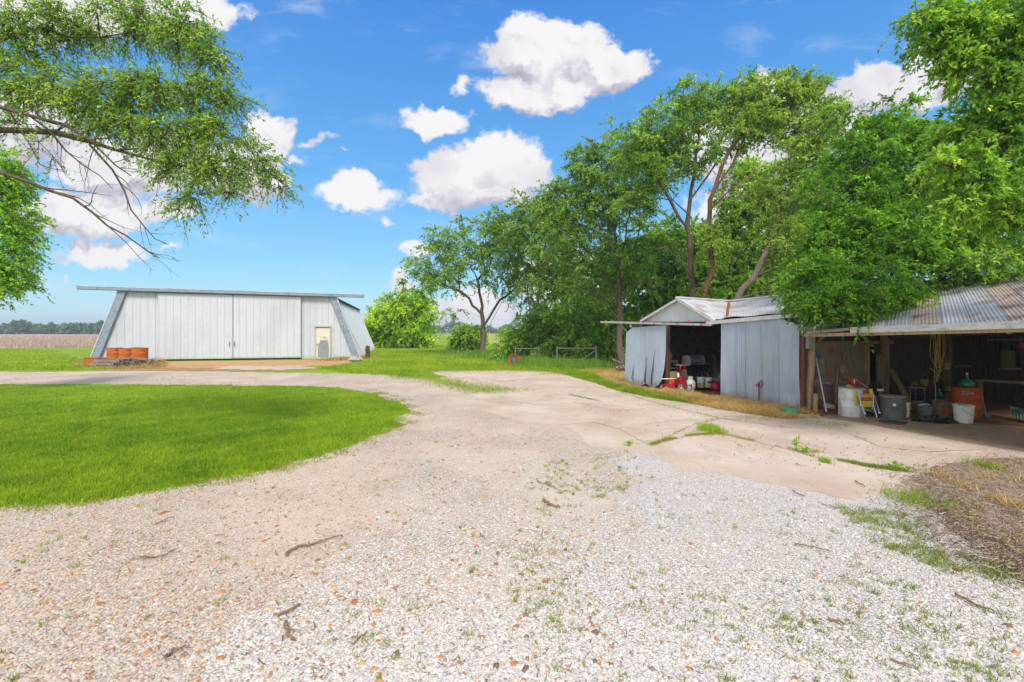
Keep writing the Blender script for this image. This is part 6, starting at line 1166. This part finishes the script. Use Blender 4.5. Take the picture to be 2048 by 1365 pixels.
hung('old_pulley', 'small old pulley hanging left of the yellow basket', 'pulley', 1831, 769, 11.3, wheel_)
def ball(t): m = MB(); m.lathe([(.001,-.06),(.045,-.045),(.06,0),(.045,.045),(.001,.06)], 14, cap=False); m.build('ball', RED, t); m = MB(); m.tube([(0,0,.05),(0,0,.2)], .006, 4); m.build('string', GREYM, t)
hung('red_float', 'small bright red ball hanging at the far right of the shed', 'ball', 2042, 691, 9.9, ball)
def ins(t): m = MB(); m.lathe([(.02,-.04),(.045,-.02),(.03,.0),(.045,.02),(.02,.04)], 10); m.build('body', WHITE_PL, t); m = MB(); m.tube([(.0,0,.03),(.06,0,.07),(.14,0,.06)], .01, 5); m.build('cord', GREYM, t)
hung('light_socket', 'pale lamp socket under the shed beam right of the rope', 'lamp', 1886, 662, 10.3, ins)
hung('ceiling_lamp', 'pale glass lamp under the shed roof near the right edge', 'lamp', 2018, 665, 9.6, ins)
t = thing('work_stand', 'dark metal stand holding a white box behind the leaning plank', 'stand', atd(1826, 11.2)); 
for x, y in ((-.17,-.12),(.17,-.12),(-.17,.12),(.17,.12)): m = MB(); m.tube([(x,y,0),(x,y,.48)], .012, 6); m.build('leg', GREYM, t)
m = MB(); m.box((0,0,.49),(.4,.3,.025)); m.build('top', GREYM, t); 
t = thing('white_case', 'small white case under the dark metal stand', 'case', atd(1834, 10.9)); m = MB(); m.box((0,0,.13),(.16,.14,.1)); m.box((0,0,.19),(.17,.15,.02)); m.box((0,0,.04),(.14,.12,.08)); m.build('case', M('case_grey', '#8b9094', '#9da2a6'), t); m = MB(); m.box((0,-.073,.14),(.05,.006,.02)); m.build('latch', BLK, t)
t = thing('potted_bottle', 'brown jug with green top standing behind the brown bucket', 'jug', atd(1897, 10.9)); m = MB(); m.lathe([(.09,0),(.11,.04),(.11,.3),(.08,.38),(.04,.42)], 18); m.build('jug', M('brown_jug', '#5c3a28', '#6e4a34', '#7c6a3a', scale=8), t); m = MB(); m.lathe([(.05,.42),(.09,.45),(.05,.5),(.01,.56)], 12); m.build('top', M('moss_green', '#6b6c38'), t)
t = thing('green_bottle', 'dark green bottle behind the washtub in the shed', 'bottle', atd(1879, 11.2)); m = MB(); m.lathe([(.08,0),(.08,.3),(.03,.38),(.025,.46)], 14); m.build('bottle', M('green_glass', '#2e6a52'), t)
t = thing('storage_tote', 'dark green plastic tote on the floor behind the washtub', 'tote', atd(1856, 11.3)); m = MB(); m.prism([(-.25,-.16,0),(.25,-.16,0),(.28,-.18,.25),(-.28,-.18,.25)], (0,.36,0)); m.build('tote', DGR, t); m = MB(); m.box((0,.0,.26),(.6,.42,.03)); m.build('lid', DGR, t)
t = thing('drain_cover', 'dark round flat metal cover lying on the ground before the drum', 'cover', tuple(G(1785, 845, .014))); m = MB(); m.lathe([(.235,0),(.235,.012),(.20,.016),(.001,.016)], 32, cap=False); m.build('cover', M('dark_cover', '#4a3d33', '#5c4c3f', '#3a3029', scale=8), t)
# bits of hand tools on the plank wall
for i, (nm, lb, ct, px, py, w, h, mm) in enumerate([('hanging_glove','pale rag hung on a nail left of the orange grip','rag',1645,722,6,9,M('grey_rag','#8a9094')),('jar','small orange jar on the plank wall rail','jar',1689,756,4,8,ORG),('tin_can','rusty tin can on the wall rail beside the jar','can',1697,758,6,9,RUST_O),('clamp','rusty horseshoe hung above the plank wall tools','horseshoe',1664,700,8,9,RUST)]):
    d_ = 10.95; t = thing(nm, lb, ct, tuple(P(px, py, d_))); w *= d_/F; h *= d_/F; m = MB()
    if nm == 'clamp': m.tube([(-w/2,0,h/2),(-w/2,0,-h*.2),(0,0,-h/2),(w/2,0,-h*.2),(w/2,0,h/2)], .012, 6); m.build('shoe', mm, t)
    elif nm == 'hanging_glove': m.lathe([(.012,h/2),(w*.3,h*.2),(w*.55,-h*.3),(w*.4,-h/2)], 9, sq=(1,.5)); m.build('rag', mm, t)
    else: m.lathe([(w/2,-h/2),(w/2,h*.3),(w*.35,h*.4),(w*.35,h/2)], 12); m.build('body', mm, t)
# --- fallen sticks on the gravel
ST_ = [([(572,1116),(596,1100),(640,1090),(686,1076)],.012,'long crooked fallen stick left of centre on the gravel'),([(1083,1005),(1100,1013),(1120,1020)],.016,'thick short stick in the middle of the gravel'),([(1072,966),(1100,975),(1128,988)],.007,'thin dark stick above the thick short stick'),
       ([(312,1052),(345,1038)],.007,'short stick below the lawn edge'),([(575,1248),(572,1272),(590,1288)],.013,'curled bark strip near the lower left centre'),([(280,1120),(330,1116),(352,1104)],.007,'twig lying below the lawn, left of the long stick'),
       ([(1590,1092),(1630,1100),(1665,1108)],.006,'thin twig on the white stones at the right'),([(1582,985),(1600,994),(1610,996)],.007,'short twig near the concrete edge'),([(1712,966),(1730,978)],.008,'small dark stick beside the mulch corner'),
       ([(1640,1012),(1672,1020)],.006,'small twig on the white gravel right of centre'),([(1915,1198),(1955,1218),(1990,1232)],.010,'brown bark piece near the right bottom'),([(1660,1245),(1690,1256)],.008,'short bark strip at the lower right'),
       ([(555,1240),(590,1225),(600,1214)],.009,'split stick above the curled bark strip'),([(960,1072),(975,1084)],.005,'tiny twig in the centre foreground'),([(330,1322),(356,1306),(380,1300)],.007,'thin twig at the bottom left'),([(1780,1328),(1830,1342)],.006,'thin twig at the bottom right'),([(700,1298),(735,1270)],.006,'straight twig at the bottom centre-left')]
STK = M('fallen_bark', '#7d6450', '#93785f', '#65503f', rough=.95, scale=30, bump=.003)
for pts, rr_, lb in ST_:
    q = G(*pts[0]); t = thing('fallen_stick', lb, 'stick', tuple(q), group='fallen sticks on the gravel'); w = []
    for i in range(len(pts)-1):
        for j in range(4): a_ = G(*pts[i]).lerp(G(*pts[i+1]), j/4); a_.z = .018 + rr_*.6 + random.uniform(0,.008); a_.x += random.uniform(-.014,.014); a_.y += random.uniform(-.022,.022); w.append(a_)
    a_ = G(*pts[-1]); a_.z = .02 + rr_*.5; w.append(a_); m = MB(); m.tube(w, [rr_*(1 - .6*i/len(w)) for i in range(len(w))], 6); m.build('stick', STK, t, off=t.location)
    k = len(w)//2; m = MB(); m.tube([w[k], w[k] + Vector((random.uniform(-.1,.1), random.uniform(-.08,.08), .01))], [rr_*.5, rr_*.2], 4); m.build('side_twig', STK, t, off=t.location)
# tall weeds standing singly
def weed(label, px, py, h, n, seed):
    q = G(px, py); t = thing('tall_weed', label, 'weed', tuple(q), group='taller weeds in the concrete joints'); r2 = np.random.default_rng(seed); C = np.stack([r2.normal(0,.02,n), r2.normal(0,.02,n), r2.uniform(.02, h, n)], 1)
    V, c, _, _ = leafcloud(C, r2.normal(size=(n,3)), 2, 3, .05, .05, .3, ('#4a7a18','#6a9a2a','#8ab53c'), r2, .1); npmesh('leaves', V, np.arange(len(V)).reshape(-1,4), LEAF, t, col=c); m = MB(); m.tube([(0,0,0),(.01,0,h)], .004, 5); m.build('stem', DGR, t)
weed('upright leafy weed in the joint left of the mulch', 1592, 902, .22, 16, 1); weed('small leafy weed at the concrete edge near the white gravel', 1259, 893, .07, 9, 2); weed('low leafy weed right of the upright one', 1612, 906, .08, 10, 3); weed('leafy weed at the far corner of the concrete', 1790, 938, .08, 14, 4)

# ------------------------------------------------------------------ the summer air between here and the far woods
hz = MB(); hz.box((0, 270, 9.0), (1500, 900, 20)); hm = bpy.data.materials.new('air'); hm.use_nodes = True; T = NT(hm.node_tree); T.n.remove(T.n['Principled BSDF'])
pv = T.new('ShaderNodeVolumePrincipled'); pv.inputs['Color'].default_value = (.78, .88, 1, 1); pv.inputs['Density'].default_value = .0008; pv.inputs['Anisotropy'].default_value = .2
T.l.new(pv.outputs[0], T.n['Material Output'].inputs['Volume']); tag(hz.build('haze', hm), kind='stuff'); hm.cycles.homogeneous_volume = True
